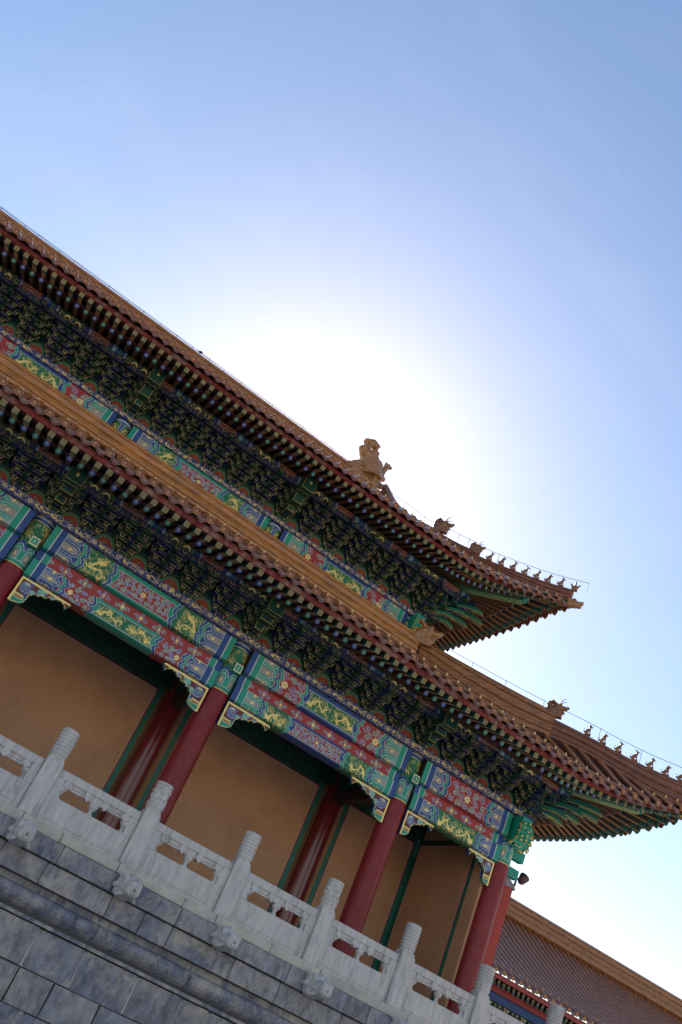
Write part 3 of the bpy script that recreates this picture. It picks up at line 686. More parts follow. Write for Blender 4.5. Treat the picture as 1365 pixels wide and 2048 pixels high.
# ---- porch: back wall, inner columns, side wall, ceiling
ic = MB(); ic.lathe((0, 0, 0), [(.262, FLOOR), (.25, 8.4)], 'red_lacquer_dark', 36); ic = ic.mesh('inner_column')
for x in (-10, -5, 0, 5, 10): link('inner_column', ic, hall, loc=(x, YI - .05, 0))
def frame_panel(name, a, b, y, z0, z1, axis='x', yy=None):
    """plastered wall panel with a fine pink line and a green border strip"""
    mb = MB()
    def bx(u0, u1, t0, t1, w0, w1, m):
        if axis == 'x': mb.box(u0, u1, y + t0, y + t1, w0, w1, m)
        else: mb.box(y + t0, y + (t1 if t1 < .1 else .008), u0, u1, w0, w1, m)
    bx(a, b, 0, .3, z0, z1 + .3, 'ochre_plaster')
    g_ = .12
    for qi, q in enumerate(((a, a + g_, z0, z1), (b - g_, b, z0, z1), (a + g_, b - g_, z1 - g_, z1))):
        bx(q[0], q[1], -.004, .0, q[2], q[3], 'teal_strip' if qi < 2 else 'bracket_green')  # top strip gets a darker green, standing in for the shade up there
    for q in ((a + g_, a + g_ + .035, z0, z1 - g_), (b - g_ - .035, b - g_, z0, z1 - g_), (a + g_ + .035, b - g_ - .035, z1 - g_ - .035, z1 - g_)):
        bx(q[0], q[1], -.003, .0, q[2], q[3], 'red_line')
    for q in ((a + g_ + .035, a + g_ + .055, z0, z1 - g_ - .035), (b - g_ - .055, b - g_ - .035, z0, z1 - g_ - .035), (a + g_ + .055, b - g_ - .055, z1 - g_ - .055, z1 - g_ - .035)):
        bx(q[0], q[1], -.006, .0, q[2], q[3], 'pink_line')
    return mb.build(name, hall)
mat('teal_strip', (.004, .13, .10), .55, vary=.25)
mat('red_line', (.22, .03, .03), .7); mat('pink_line', (.55, .38, .34), .7)
for a, b in ((-10, -5), (-5, 0), (0, 5), (5, 10)): frame_panel('wall_panel', a + .40, b - .36, YI, FLOOR, 7.80)
frame_panel('wall_panel', 10.40, 12.87, YI, FLOOR, 7.78)
frame_panel('wall_panel', 18.45, YI - .01, 12.88, FLOOR, 7.78, axis='y')
for x in (-10, -5, 0, 5, 10):                                # splayed reveals each side of the inner columns
    for s_, e in ((-1, .36), (1, .40)):
        rv = MB(); rv.prism([(x + s_ * e, YI), (x + s_ * e, YI + .3), (x + s_ * .1, YI + .3), (x + s_ * .1, YI + .14), (x + s_ * .23, YI + .14)], lambda u, v, t: (u, v, t), FLOOR, 8.1, 'ochre_plaster'); rv.build('wall_reveal', hall)
sw = MB()
sw.box(12.89, 13.82, 18.03, 44, FLOOR, 7.0, 'red_plaster')
sw.prism([(12.89, 7.0), (13.82, 7.0), (13.86, 6.98), (13.86, 7.05), (13.35, 7.36), (12.89, 7.36)], lambda u, v, t: (u, t, v), 18.0, 44, 'grey_stone_1')
sw.box(12.87, 12.888, 17.99, 18.449, FLOOR, 7.78, 'ochre_plaster'); sw.box(12.889, 13.05, 17.985, 18.028, FLOOR, 7.3, 'ochre_plaster')
sw.build('side_wall', hall)
sb = MB(); sb.box(13.02, 13.38, 18.25, 41, 7.90, 8.47, 'teal_paint'); sb.box(13.08, 13.32, 18.25, 41, 7.36, 7.895, 'red_paint'); sb.box(12.99, 13.41, 18.25, 41, 8.49, 8.66, 'bracket_blue')
for y in (21.2, 26.2, 31.2, 36.2): sb.box(13.0, 13.40, y - .35, y + .35, 7.365, 8.475, 'blue_paint')
sb.build('side_beam', hall)
ce = MB(); ce.box(-10, 13.3, 18.3, 21.3, 8.12, 8.3, 'dark_wood'); ce.box(-10, 13, 21.0, 21.3, 7.95, 8.15, 'bracket_green')
for x in (-5, 0, 5, 10): ce.box(x - .15, x + .15, 18.2, 21.2, 7.72, 8.11, 'bracket_green'); ce.box(x - .12, x + .12, 18.2, 21.2, 7.40, 7.66, 'dark_wood')
ce.box(-10, 13, 21.02, 21.19, 7.785, 7.94, 'bracket_green')
ce.build('porch_ceiling', hall)
# corner beam ends with scalloped outline (crossing heads at the corner column)
hd = MB(); scal = [(0, 0), (.44, 0), (.44, -.12), (.50, -.20), (.44, -.28), (.50, -.36), (.42, -.43), (.46, -.52), (.34, -.56), (.30, -.64), (.20, -.60), (.12, -.68), (0, -.62)]
for rot in (0, 1):
    f1 = (lambda u, v, t: (13.2 + .2 + u, 18 + t, 8.47 + v)) if rot == 0 else (lambda u, v, t: (13.2 + t, 18 - .2 - u, 8.47 + v))
    hd.prism(scal, f1, -.14, .14, 'teal_paint')
    for s_ in (-1, 1):
        for i in range(2, len(scal) - 2):
            a_, b_ = scal[i], scal[i + 1]; p0 = f1(a_[0] - .02, a_[1], s_ * .146); p1 = f1(b_[0] - .02, b_[1], s_ * .146); hd.tube([p0, p1], .011, 'gold_paint', 6)
            if i % 2: c0 = f1(a_[0] - .10, a_[1], s_ * .142); hd.ell(c0, (.035, .035, .035), 'gold_paint', 8, 6)
    for i in range(5): hd.ell(f1(.46, -.1 - .1 * i, .08), (.03, .03, .03), 'gold_paint', 8, 6); hd.ell(f1(.46, -.15 - .1 * i, -.06), (.03, .03, .03), 'gold_paint', 8, 6)
    q = lambda u0, u1, w_, z0, z1, m: hd.box(13.2 + u0, 13.2 + u1, 18 - w_, 18 + w_, z0, z1, m) if rot == 0 else hd.box(13.2 - w_, 13.2 + w_, 18 - u1, 18 - u0, z0, z1, m)
    if rot == 0:
        q(.2, .62, .09, 7.62, 7.86, 'teal_paint'); q(.62, .626, .08, 7.63, 7.85, 'gold_paint'); q(.626, .631, .068, 7.645, 7.835, 'teal_paint'); q(.631, .635, .02, 7.70, 7.78, 'gold_paint')
        q(.2, .58, .08, 7.20, 7.42, 'teal_paint'); q(.58, .586, .07, 7.21, 7.41, 'gold_paint'); q(.586, .591, .058, 7.225, 7.395, 'teal_paint')
hd.build('corner_beam_end', hall)

# ------------------------------------------------------------------ eaves: everything described by (s along the eave, n outwards, z)
class Eave:
    def __init__(e, Xc, Yc, n0, O, L, p, zt, prof, top, left, backs):
        e.Xc, e.Yc, e.n0, e.O, e.L, e.p, e.zt, e.prof, e.top, e.left, e.backs = Xc, Yc, n0, O, L, p, zt, prof, top, left, backs
        e.tip = n0 + O
    def T(e, side, s, n, z): return (e.Xc + s, e.Yc - n, z) if side == 0 else (e.Xc + n, e.Yc - s, z)
    def t(e, s): return min(max((s - e.p) / (e.tip - e.p), 0), 1.08)
    def lift(e, s): return e.L * e.t(s) ** 2.0
    def swell(e, s, n): m = min(s, n); return e.W * math.exp(-((m - .9) / 1.3) ** 2) * math.exp(-((n - s) / .7) ** 2)
    def edge(e, s): return (s, e.n0 + e.O * e.t(s) ** 2)
    def level(e, s, nL):
        if s <= e.p: return (s, nL)
        a, b = e.edge(s); r = (nL - e.p) / (e.n0 - e.p); return (e.p + (a - e.p) * r, e.p + (b - e.p) * r)
LOW = Eave(13.2, 18.0, 2.6, .35, .72, -.7, 9.46, lambda d: .42 * d + .02 * d * d, -2.4, -18.2, -11)
UPP = Eave(10.15, 21.2, 2.7, .45, .82, -.6, 14.50, lambda d: .50 * d + .020 * d * d, -5.8, -15.2, -14)

LOW.W = .40; UPP.W = .22
def rafter_meshes():
    out_ = {}
    for nm, cc_ in (('blue', ('blue_end', 'pale_blue')), ('green', ('green_end', 'pale_green'))):
        mb = MB(); L = 1.75; r = .062
        mb.lathe((0, 0, 0), [(r, 0), (r, L)], 'rafter_body', 14, 'y')
        for k, (r0, r1, mm) in enumerate(((r, .048, cc_[0]), (.048, .036, cc_[1]), (.036, .022, cc_[0]), (.022, 0.0, 'white_paint'))):
            mb.lathe((0, 0, 0), [(r0, -.003 * k), (r1, -.003 * (k + 1))], mm, 14, 'y', smooth=False)
        mb.ell((0.0, -.012, .030), (.014, .006, .014), 'gold_paint', 8, 5)
        out_[nm] = mb.mesh('rafter')
    mb = MB(); h = .056; L = .95
    mb.add([(-h, 0, -h), (h, 0, -h), (h, L, -h), (-h, L, -h)], [(0, 1, 2, 3)], 'flying_under')
    for s_ in (-1, 1): mb.add([(s_ * h, 0, -h), (s_ * h, L, -h), (s_ * h, L, h), (s_ * h, 0, h)], [(0, 1, 2, 3)], 'rafter_side')
    for y_ in (0, .10, .18): mb.box(-h - .002, h + .002, y_ + .0, y_ + .045, -h - .003, h, 'teal_end')
    mb.box(-h, h, -.004, 0, -h, h, 'dull_gold')
    mb.box(-h + .011, h - .011, -.007, -.004, -h + .011, h - .011, 'end_green')
    q = h - .022; b_ = .009
    for x0, x1, z0, z1 in ((-q, q, q - b_, q), (-q, q, -q, -q + b_), (-q, -q + b_, -q, q), (q - b_, q, -q * .2, q), (-b_ / 2, b_ / 2, -q * .8, q * .8), (-q * .6, q * .6, -b_ / 2, b_ / 2)):
        mb.box(x0, x1, -.010, -.007, z0, z1, 'dull_gold')
    out_['fly'] = mb.mesh('flying_rafter'); return out_
mat('blue_end', (.03, .10, .42), .4); mat('pale_blue', (.13, .22, .55), .5); mat('green_end', (.01, .24, .20), .4); mat('pale_green', (.06, .36, .32), .5)
mat('teal_end', (.01, .12, .11), .5); mat('end_green', (.10, .085, .05), .55, vary=.4, vscale=10)
RM = rafter_meshes()

ROUND = []; FLY = []                                         # (distance to camera, kind, matrix)
def aim(p_end, p_root, scale_to=None, L=1.0):
    a, b = Vector(p_end), Vector(p_root); d = (b - a); ln = d.length; y = d.normalized(); x = y.cross(Vector((0, 0, 1))).normalized(); z = x.cross(y)
    m = Matrix(((x.x, y.x, z.x, a.x), (x.y, y.y, z.y, a.y), (x.z, y.z, z.z, a.z), (0, 0, 0, 1)))
    return m @ Matrix.Diagonal((1, ln / L, 1, 1))
def eave_rafters(E, nR, zR, nF, zF, lens, dens=.2525):
    soff = MB()
    for side in (0, 1):
        s = -.12; svals = []
        lo = E.left - 0 if side == 0 else E.backs
        while s > lo + .2: svals.append(s); s -= dens
        s = -.12 + dens
        while s < E.tip - .16: svals.append(s); s += dens * (1.0)
        for s in svals:
            li = E.lift(s); a, b = E.level(s, nR); k = int(round((s + .12) / dens))
            lim = .1
            if s <= E.p: root = (s, lim); zr = zR + .34 * (nR - lim)
            else:
                D = math.hypot(a - E.p, b - E.p); q = min(1.7 / D, .9); root = (a + (E.p - a) * q, b + (E.p - b) * q); zr = zR + .34 * (nR - max(root)) + li * .45
                if s > 1.6: pass
            pe = E.T(side, a, b, zR + li * .86); pr = E.T(side, *root, zr)
            if not (s > E.p and abs(a - b) < .16):
                ROUND.append(((Vector(pe) - Vector((0, 0, 1.6))).length, 'blue' if k % 2 else 'green', aim(pe, pr, L=1.75)))
            a, b = E.level(s, nF); a2, b2 = E.level(s, nR - .12)
            pe = E.T(side, a, b, zF + li); pr = E.T(side, a2, b2, zF + .30 * (nF - nR + .12) + .02 + li * .88)
            if not (s > E.p and abs(a - b) < .09):
                FLY.append(((Vector(pe) - Vector((0, 0, 1.6))).length, 'fly', aim(pe, pr, L=.95)))
        # boards over the rafters and the strips at their ends
        ss = np.arange(lo, E.tip + .001, .15 if True else .3)
        r0 = []; r1 = []; r2 = []; st = []; st2 = []; 
        for s in ss:
            s = float(s); li = E.lift(s)
            a, b = E.level(s, nR + .03); o_ = (a, b, zR + li * .86 + .068)
            if s <= E.p: ro = (s, -.3, zR + .34 * (nR + .3) + .068)
            else:
                q = .85; ro = (a + (E.p - .3 - a) * q, b + (E.p - .3 - b) * q); ro = (ro[0], ro[1], zR + .34 * (nR - max(ro[:2])) + li * .4 + .075)
            r0.append([E.T(side, *ro), E.T(side, *o_)])
            a3, b3 = E.level(s, nF + .02); a4, b4 = E.level(s, nR - .2)
            r1.append([E.T(side, a4, b4, zF + .30 * (nF - nR + .2) + li * .88 + .075), E.T(side, a3, b3, zF + li + .062)])
            a5, b5 = E.level(s, nR + .0); a6, b6 = E.level(s, nR - .07); z_ = zR + li * .86 + .068
            st.append([E.T(side, a5, b5, z_), E.T(side, a5, b5, z_ + .05), E.T(side, a6, b6, z_ + .05), E.T(side, a6, b6, z_)])
            a7, b7 = E.level(s, nF + .04); a8, b8 = E.level(s, nF - .05); z_ = zF + li + .064
            st2.append([E.T(side, a7, b7, z_), E.T(side, a7, b7, z_ + .115), E.T(side, a8, b8, z_ + .115), E.T(side, a8, b8, z_)])
        soff.sweep(r0, 'soffit_board', False, False); soff.sweep(r1, 'soffit_board', False, False)
        soff.sweep(st, 'plum_board', True, False, False); soff.sweep(st2, 'red_board', True, False, False)
    soff.build('eave_board', hall)
eave_rafters(LOW, 1.80, 9.215, 2.45, 9.115, 1.7)
eave_rafters(UPP, 1.90, 14.235, 2.50, 14.175, 1.7)
def place(items, name, parent, n_ind=100):
    items.sort(key=lambda t: t[0]); vis = []; rest = []
    Rm = Matrix(R); 
    for it in items:
        c = Rm @ (it[2].translation - Vector((0, 0, 1.6))); u = c.x / c.z * 1753.1 + 682.5; v = c.y / c.z * 1753.1 + 1024
        (vis if (c.z > 0 and -20 < u < 1385 and 0 < v < 2060) else rest).append(it)
    ind = vis[:n_ind]; rest = vis[n_ind:] + rest
    for d, k, m in ind:
        o = link(name, RM[k], parent); o.matrix_basis = m
    # the remainder, as one object
    V = []; F = []; MI = []; names = []; off = 0
    for d, k, m in rest:
        me = RM[k]
        for mt in me.materials:
            if mt.name not in names: names.append(mt.name)
        V += [tuple(m @ v.co) for v in me.vertices]
        for p in me.polygons: F.append(tuple(i + off for i in p.vertices)); MI.append(names.index(me.materials[p.material_index].name))
        off += len(me.vertices)
    me = bpy.data.meshes.new(name + '_rows'); me.from_pydata(V, [], F)
    for nm in names: me.materials.append(bpy.data.materials[nm])
    me.polygons.foreach_set('material_index', MI); me.update()
    link(name + '_rows', me, parent, kind='stuff')
place(ROUND, 'rafter', hall); place(FLY, 'flying_rafter', hall)

# purlins with painted bands
def purlin(E, n, zc, r, seed, L):
    W = L; cv = purlin_canvas(W, math.pi * r * 1.3, .014, seed)
    f = lambda U, V: (U, -r * np.cos(V / r - .9), -r * np.sin(V / r - .9))
    me = cv.mesh('purlin', f); o = link('purlin', me, hall, loc=(E.Xc + n + .05 - L, E.Yc - n, zc))
    me2 = purlin_canvas(9.0, math.pi * r * 1.3, .02, seed + 1).mesh('purlin', f); o2 = link('purlin', me2, hall, loc=(E.Xc + n, E.Yc - n, zc)); o2.rotation_euler = (0, 0, math.pi / 2)
    b = MB(); b.box(E.left + E.Xc, E.Xc + n + .05, E.Yc - n - .045, E.Yc - n + .045, zc - r - .13, zc - r * .8, 'bracket_blue')
    b.box(E.Xc + n - .045, E.Xc + n + .045, E.Yc - n + .05, 40, zc - r - .13, zc - r * .8, 'bracket_blue')
    x = E.Xc + n; i = 0
    while x > -6:
        for dz in (0, .035, .07):
            b.box(x - .10, x - .012, E.Yc - n - .049, E.Yc - n - .045, zc - r - .115 + dz, zc - r - .106 + dz, 'dull_gold'); b.box(x - .20, x - .13, E.Yc - n - .049, E.Yc - n - .045, zc - r - .10 + dz, zc - r - .092 + dz, 'dull_gold')
        x -= .22
    b.build('eave_beam', hall)
purlin(LOW, .80, 9.475, .10, 70, 20.0)
purlin(UPP, 1.00, 14.39, .115, 80, 18.0)

# ------------------------------------------------------------------ bracket sets
def edge_face(mb, pts, f, t, base, gold='dull_gold', w_=.82, d=-1):
    """outline of gold on a front face: a gold polygon with the colour laid 3 mm proud of it"""
    cx = sum(p[0] for p in pts) / len(pts); cy = sum(p[1] for p in pts) / len(pts)
    xs = [p[0] for p in pts]; ys = [p[1] for p in pts]; hx = (max(xs) - min(xs)) / 2; hy = (max(ys) - min(ys)) / 2
    kx = max(.3, 1 - .010 / hx); ky = max(.3, 1 - .010 / hy); mx_ = (max(xs) + min(xs)) / 2; my_ = (max(ys) + min(ys)) / 2
    mb.add([f(u, v, t + d * .003) for u, v in pts], [tuple(range(len(pts)))], gold)
    mb.add([f(mx_ + (u - mx_) * kx, my_ + (v - my_) * ky, t + d * .006) for u, v in pts], [tuple(range(len(pts)))], base)
def bracket_set(cA, cB, tiers, step, H):
    """one dougong: local x along the wall, outwards = -y, z up from the band"""
    mb = MB(); f = lambda u, v, t: (u, t, v)
    def arm(w_, n, z, c, h=.085, th=.05):
        hw = w_ / 2; pts = [(-hw, z + h), (-hw, z + h * .45), (-hw + .02, z + h * .18), (-hw + .06, z), (hw - .06, z), (hw - .02, z + h * .18), (hw, z + h * .45), (hw, z + h)]
        mb.prism(pts, f, -n - th, -n + th, c); edge_face(mb, pts, f, -n - th, c)
    def dou(x, n, z, c, w_=.07, h=.075):
        pts = [(x - w_, z + h), (x - w_, z + h * .45), (x - w_ * .72, z), (x + w_ * .72, z), (x + w_, z + h * .45), (x + w_, z + h)]
        mb.prism(pts, f, -n - w_, -n + w_, c); edge_face(mb, pts, f, -n - w_, c)
        mb.box(x - w_ * .76, x + w_ * .76, -n - w_ - .006, -n - w_ + .02, z - .009, z + .009, 'gold_paint')
        mb.box(x - w_ - .004, x - w_ + .008, -n - w_ - .004, -n - w_ + .004, z + h * .4, z + h * .95, 'gold_paint')
        mb.box(x + w_ - .008, x + w_ + .004, -n - w_ - .004, -n - w_ + .004, z + h * .4, z + h * .95, 'gold_paint')
    dou(0, 0, 0, cA, .10, .12)
    dz = (H - .12 - .05) / (tiers + 1)
    for k in range(tiers + 1):
        z = .12 + k * dz; n = k * step; ah = dz * .52; dh = dz * .48
        if k < tiers:   # projecting arm (qiao or ang) with a slanted beak
            n1 = n + step + .05; b_ = .045
            prof = [(0.15, z + ah), (-n1, z + ah), (-n1 - .06, z + ah * .35), (-n1 - .13, z - ah * .55), (-n1 - .11, z - ah * .75), (-n1 + .02, z - .0), (.15, z)]
            mb.prism(prof, lambda u, v, t: (t, u, v), -b_, b_, cB)
            mb.add([(-b_ - .002, -n1 - .06, z + ah * .35), (b_ + .002, -n1 - .06, z + ah * .35), (b_ + .002, -n1 - .134, z - ah * .55), (-b_ - .002, -n1 - .134, z - ah * .55)], [(0, 1, 2, 3)], 'dull_gold')
            mb.add([(-b_ + .012, -n1 - .070, z + ah * .28), (b_ - .012, -n1 - .070, z + ah * .28), (b_ - .012, -n1 - .138, z - ah * .42), (-b_ + .012, -n1 - .138, z - ah * .42)], [(0, 1, 2, 3)], cB)
            for s_ in (-1, 1): mb.add([(s_ * (b_ + .002), -n1 + .03, z - .004), (s_ * (b_ + .002), -n1 - .12, z - ah * .7), (s_ * (b_ + .002), -n1 - .12, z - ah * .52), (s_ * (b_ + .002), -n1 + .03, z + .012)], [(0, 1, 2, 3)], 'dull_gold')
        aw = .40 if k == 0 else .50
        arm(aw, n, z, cA, ah)
        for x in (-aw / 2 + .035, 0, aw / 2 - .035): dou(x, n, z + ah, cB, .052, dh)
        if k >= 1:
            bw = .58 if k == 1 else .76
            arm(bw, n - step, z, cA, ah)
            for x in (-bw / 2 + .045, -bw / 6, bw / 6, bw / 2 - .045): dou(x, n - step, z + ah, cB, .052, dh)
        if k >= 2: mb.box(-.4, .4, -(n - 2 * step) - .04, -(n - 2 * step) + .04, z, z + dz, cA)
    # nose of the top timber under the purlin
    n = tiers * step; z = .12 + tiers * dz
    pts = [(-.04, z - .02), (.04, z - .02), (.04, z + .13), (-.04, z + .13)]
    mb.box(-.04, .04, -n - .22, 0, z - .02, z + .13, cB); edge_face(mb, pts, f, -n - .22, cB, 'gold_paint')
    return mb.mesh('bracket_set')
BS = {}
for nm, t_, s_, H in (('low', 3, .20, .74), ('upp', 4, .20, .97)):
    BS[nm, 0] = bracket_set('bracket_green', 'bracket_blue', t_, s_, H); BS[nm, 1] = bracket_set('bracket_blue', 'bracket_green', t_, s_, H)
def head_mesh(n1, z0, z1, H):
    """great beam head over a column, pointing out"""
    mb = MB(); c = 'bracket_green'; f = lambda u, v, t: (u, t, v)
    for k, (wd, n, a, b) in enumerate(((.10, n1 * .45, .14, .30), (.14, n1 * .70, .30, H * .62), (.185, n1, H * .60, H + .12))):
        pts = [(-wd, b), (-wd, a), (wd, a), (wd, b)] if k < 2 else [(-wd, b - .06), (-wd, a), (wd, a), (wd, b - .06), (0, b + .02)]
        mb.prism(pts, f, -n, 0, c); edge_face(mb, pts, f, -n, c, 'gold_paint')
        for s_ in (-1, 1): mb.tube([(s_ * wd, -n, a), (s_ * wd, -.2, a)], .007, 'dull_gold', 5)
    mb.ell((0, -n1 - .008, H * .86), (.04, .012, .05), 'gold_paint', 8, 6)
    mb.tube([(-.185, -n1 * .78, H * .6 - .003), (-.09, -n1 * .86, H * .6 - .006), (0, -n1 * .80, H * .6 - .006), (.09, -n1 * .86, H * .6 - .006), (.185, -n1 * .78, H * .6 - .003)], .010, 'dull_gold', 5)
    return mb.mesh('beam_head')
HM = {'low': head_mesh(.98, 0, 0, .74), 'upp': head_mesh(1.28, 0, 0, .97)}
def flame_mesh(h):
    mb = MB(); n = 16
    def shape(k): return [(-.30 * k, 0)] + [(math.copysign(1, t) * (.30 * k) * (1 - abs(1 - abs(t)) ** 1.6) if False else .30 * k * t, h * k * (math.cos(t * math.pi / 2) ** .8 * .85 + .12 * math.cos(t * 9.42) ** 2 * (abs(t) > .25))) for t in [(-1 + 2 * i / n) for i in range(n + 1)]] + [(.30 * k, 0)]
    mb.box(-.42, .42, .012, .03, -.02, h + .12, 'bracket_green')
    for k, (q, m_) in enumerate(((1.0, 'dull_gold'), (.96, 'pad_green'), (.80, 'dull_gold'), (.76, 'pad_red'))):
        mb.add([(u, .008 - .004 * k, v + .004) for u, v in shape(q)], [tuple(range(n + 3))], m_)
    for a in range(5): mb.ell((.035 * math.cos(a * 1.257), -.012, h * .34 + .035 * math.sin(a * 1.257)), (.018, .005, .018), 'dull_gold', 6, 4)
    return mb.mesh('flame_panel')
mat('pad_red', (.28, .032, .015), .55, vary=.3); mat('pad_green', (.008, .18, .12), .5)
FM = {'low': flame_mesh(.36), 'upp': flame_mesh(.38)}
def row(nm, E, zb, xcols, side_n):
    k = 0
    xs = []
    for a, b in zip(xcols[:-1], xcols[1:]):
        nset = 6 if b - a > 4 else 4
        xs += [(a + (b - a) * i / nset, i == 0, (b - a) / nset) for i in range(nset)]
    for x, iscol, d in xs:
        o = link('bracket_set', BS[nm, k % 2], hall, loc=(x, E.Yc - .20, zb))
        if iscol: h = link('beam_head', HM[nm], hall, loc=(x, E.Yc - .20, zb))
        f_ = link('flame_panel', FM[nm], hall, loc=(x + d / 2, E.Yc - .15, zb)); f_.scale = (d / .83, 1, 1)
        k += 1
    # corner set
    for rz in (0, math.pi / 2, math.pi / 4):
        o = link('bracket_set', BS[nm, 0], hall, loc=(E.Xc + .2 * (rz > 0), E.Yc - .2 * (rz < 1), zb + (.002 if rz == math.pi / 4 else 0))); o.rotation_euler = (0, 0, rz)
        if rz == math.pi / 4: o.scale = (1, 1.414, 1)
    for i in range(1, side_n):
        o = link('bracket_set', BS[nm, i % 2], hall, loc=(E.Xc + .2, E.Yc + .82 * i, zb)); o.rotation_euler = (0, 0, math.pi / 2)
row('low', LOW, 8.668, [-5, 0, 5, 10, 13.2], 6)
UX = [-4.7, .2, 5.15, 10.15]
row('upp', UPP, 13.40, UX, 6)
# slanting arms reaching out diagonally at the corners
for E, zb, H, n1 in ((LOW, 8.668, .74, .8), (UPP, 13.40, .97, 1.0)):
    mb = MB()
    for i, (n, z, w_, dn) in enumerate(((1.15, .28, .06, .0), (1.5, .46, .065, .0), (1.9, .64, .07, 0))):
        for sgn in (0, 1):
            if sgn == 0: f1 = lambda u, v, t: (E.Xc + (u * .7071 - t * .7071), E.Yc - (u * .7071 + t * .7071), zb + v)
            else:
                a_ = .55; f1 = lambda u, v, t, c_=math.cos(.30 + .09 * i), s_=math.sin(.30 + .09 * i): (E.Xc + u * c_ - t * s_, E.Yc - (u * s_ + t * c_), zb + v)
            pts = [(0, z + .10), (n * .9, z + .10), (n + .06, z + .02), (n + .12, z - .06), (n + .10, z - .08), (n * .85, z), (0, z)]
            mb.prism(pts, f1, -w_, w_, 'pad_green')
            for t in (-w_, w_): mb.tube([f1(0.3, z - .002, t), f1(n * .85, z - .002, t), f1(n + .11, z - .08, t)], .008, 'gold_paint', 5)
            mb.tube([f1(n + .11, z - .08, -w_), f1(n + .11, z - .08, w_)], .008, 'gold_paint', 5)
    mb.build('corner_arm', hall)

# walls behind the brackets; upper storey
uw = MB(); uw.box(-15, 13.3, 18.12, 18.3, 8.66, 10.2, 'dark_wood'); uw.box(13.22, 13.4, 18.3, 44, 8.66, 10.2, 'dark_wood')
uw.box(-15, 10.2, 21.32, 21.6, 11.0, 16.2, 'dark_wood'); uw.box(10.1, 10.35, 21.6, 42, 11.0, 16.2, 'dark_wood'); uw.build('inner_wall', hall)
for k, (a, b) in enumerate(zip(UX[:-1], UX[1:])):
    alt = k % 2 == 1; sch = S2 if not alt else S1
    sch = (DGREEN, RED, TEAL, BLUE) if k == 1 else (RED, DGREEN, BLUE, TEAL)
    painted_beam('upper_beam', a + .25, b - .25, 20.92, 13.25, .62, .1, sch, 5 + (k + 1) % 2)
    bc = band_canvas(b - a, .15 + .2, .014, 90 + k); strip('cornice_band', bc, a, 20.86, 13.395, under=.2)
cb2 = MB(); cb2.box(-5, 10.5, 20.89, 21.4, 13.262, 13.39, 'bracket_blue'); cb2.box(9.95, 10.5, 21.4, 40, 13.262, 13.39, 'bracket_blue'); cb2.build('band_core', hall)
ucan = Canvas(2 * math.pi * .27, 1.0, .0125, BLUE); ucan.rect(0, 9, .06, .09, WHITE); 
for k in range(4):
    W_ = ucan.W / 4; a = k * W_ + .04; b = (k + 1) * W_ - .04
    pts = [(a, .16), (a + .08, .13), (b - .08, .13), (b, .16), (b, .56), (a, .56)]; ucan.poly(pts, DGREEN); ucan.outline(pts, .012, WHITE)
    ucan.stroke(spiral((a + b) / 2, .34, .12, 2, 1.3, 1, 20), .04, GOLD); ucan.disc((a + b) / 2, .25, .04, GOLD)
    for q in range(26): px, py = rnd.uniform(a + .02, b - .02), rnd.uniform(.16, .54); ucan.stroke([(px, py), (px + .03, py + .01)], .011, GOLD)
um = ucan.mesh('column_collar', lambda U, V: (.27 * np.sin(U / .27), -.27 * np.cos(U / .27), -V))
uc = MB(); uc.lathe((0, 0, 0), [(.262, 12.2), (.262, 13.26)], 'red_lacquer', 28); ucm = uc.mesh('column')
for x in UX: p = link('column', ucm, hall, loc=(x, 21.2, 0)); link('column_collar', um, p, loc=(0, 0, 13.26))
h2 = MB(); 
for rot in (0, 1):
    f1 = (lambda u, v, t: (10.15 + .2 + u, 21.2 + t, 13.25 + v)) if rot == 0 else (lambda u, v, t: (10.15 + t, 21.2 - .2 - u, 13.25 + v))
    h2.prism(scal, f1, -.14, .14, 'teal_paint')
    for s_ in (-1, 1):
        for i in range(2, len(scal) - 2):
            a_, b_ = scal[i], scal[i + 1]; h2.tube([f1(a_[0] - .02, a_[1], s_ * .146), f1(b_[0] - .02, b_[1], s_ * .146)], .011, 'gold_paint', 6)
    for i in range(5): h2.ell(f1(.46, -.1 - .1 * i, .08), (.03, .03, .03), 'gold_paint', 8, 6); h2.ell(f1(.46, -.15 - .1 * i, -.06), (.03, .03, .03), 'gold_paint', 8, 6)
h2.build('corner_beam_end', hall)

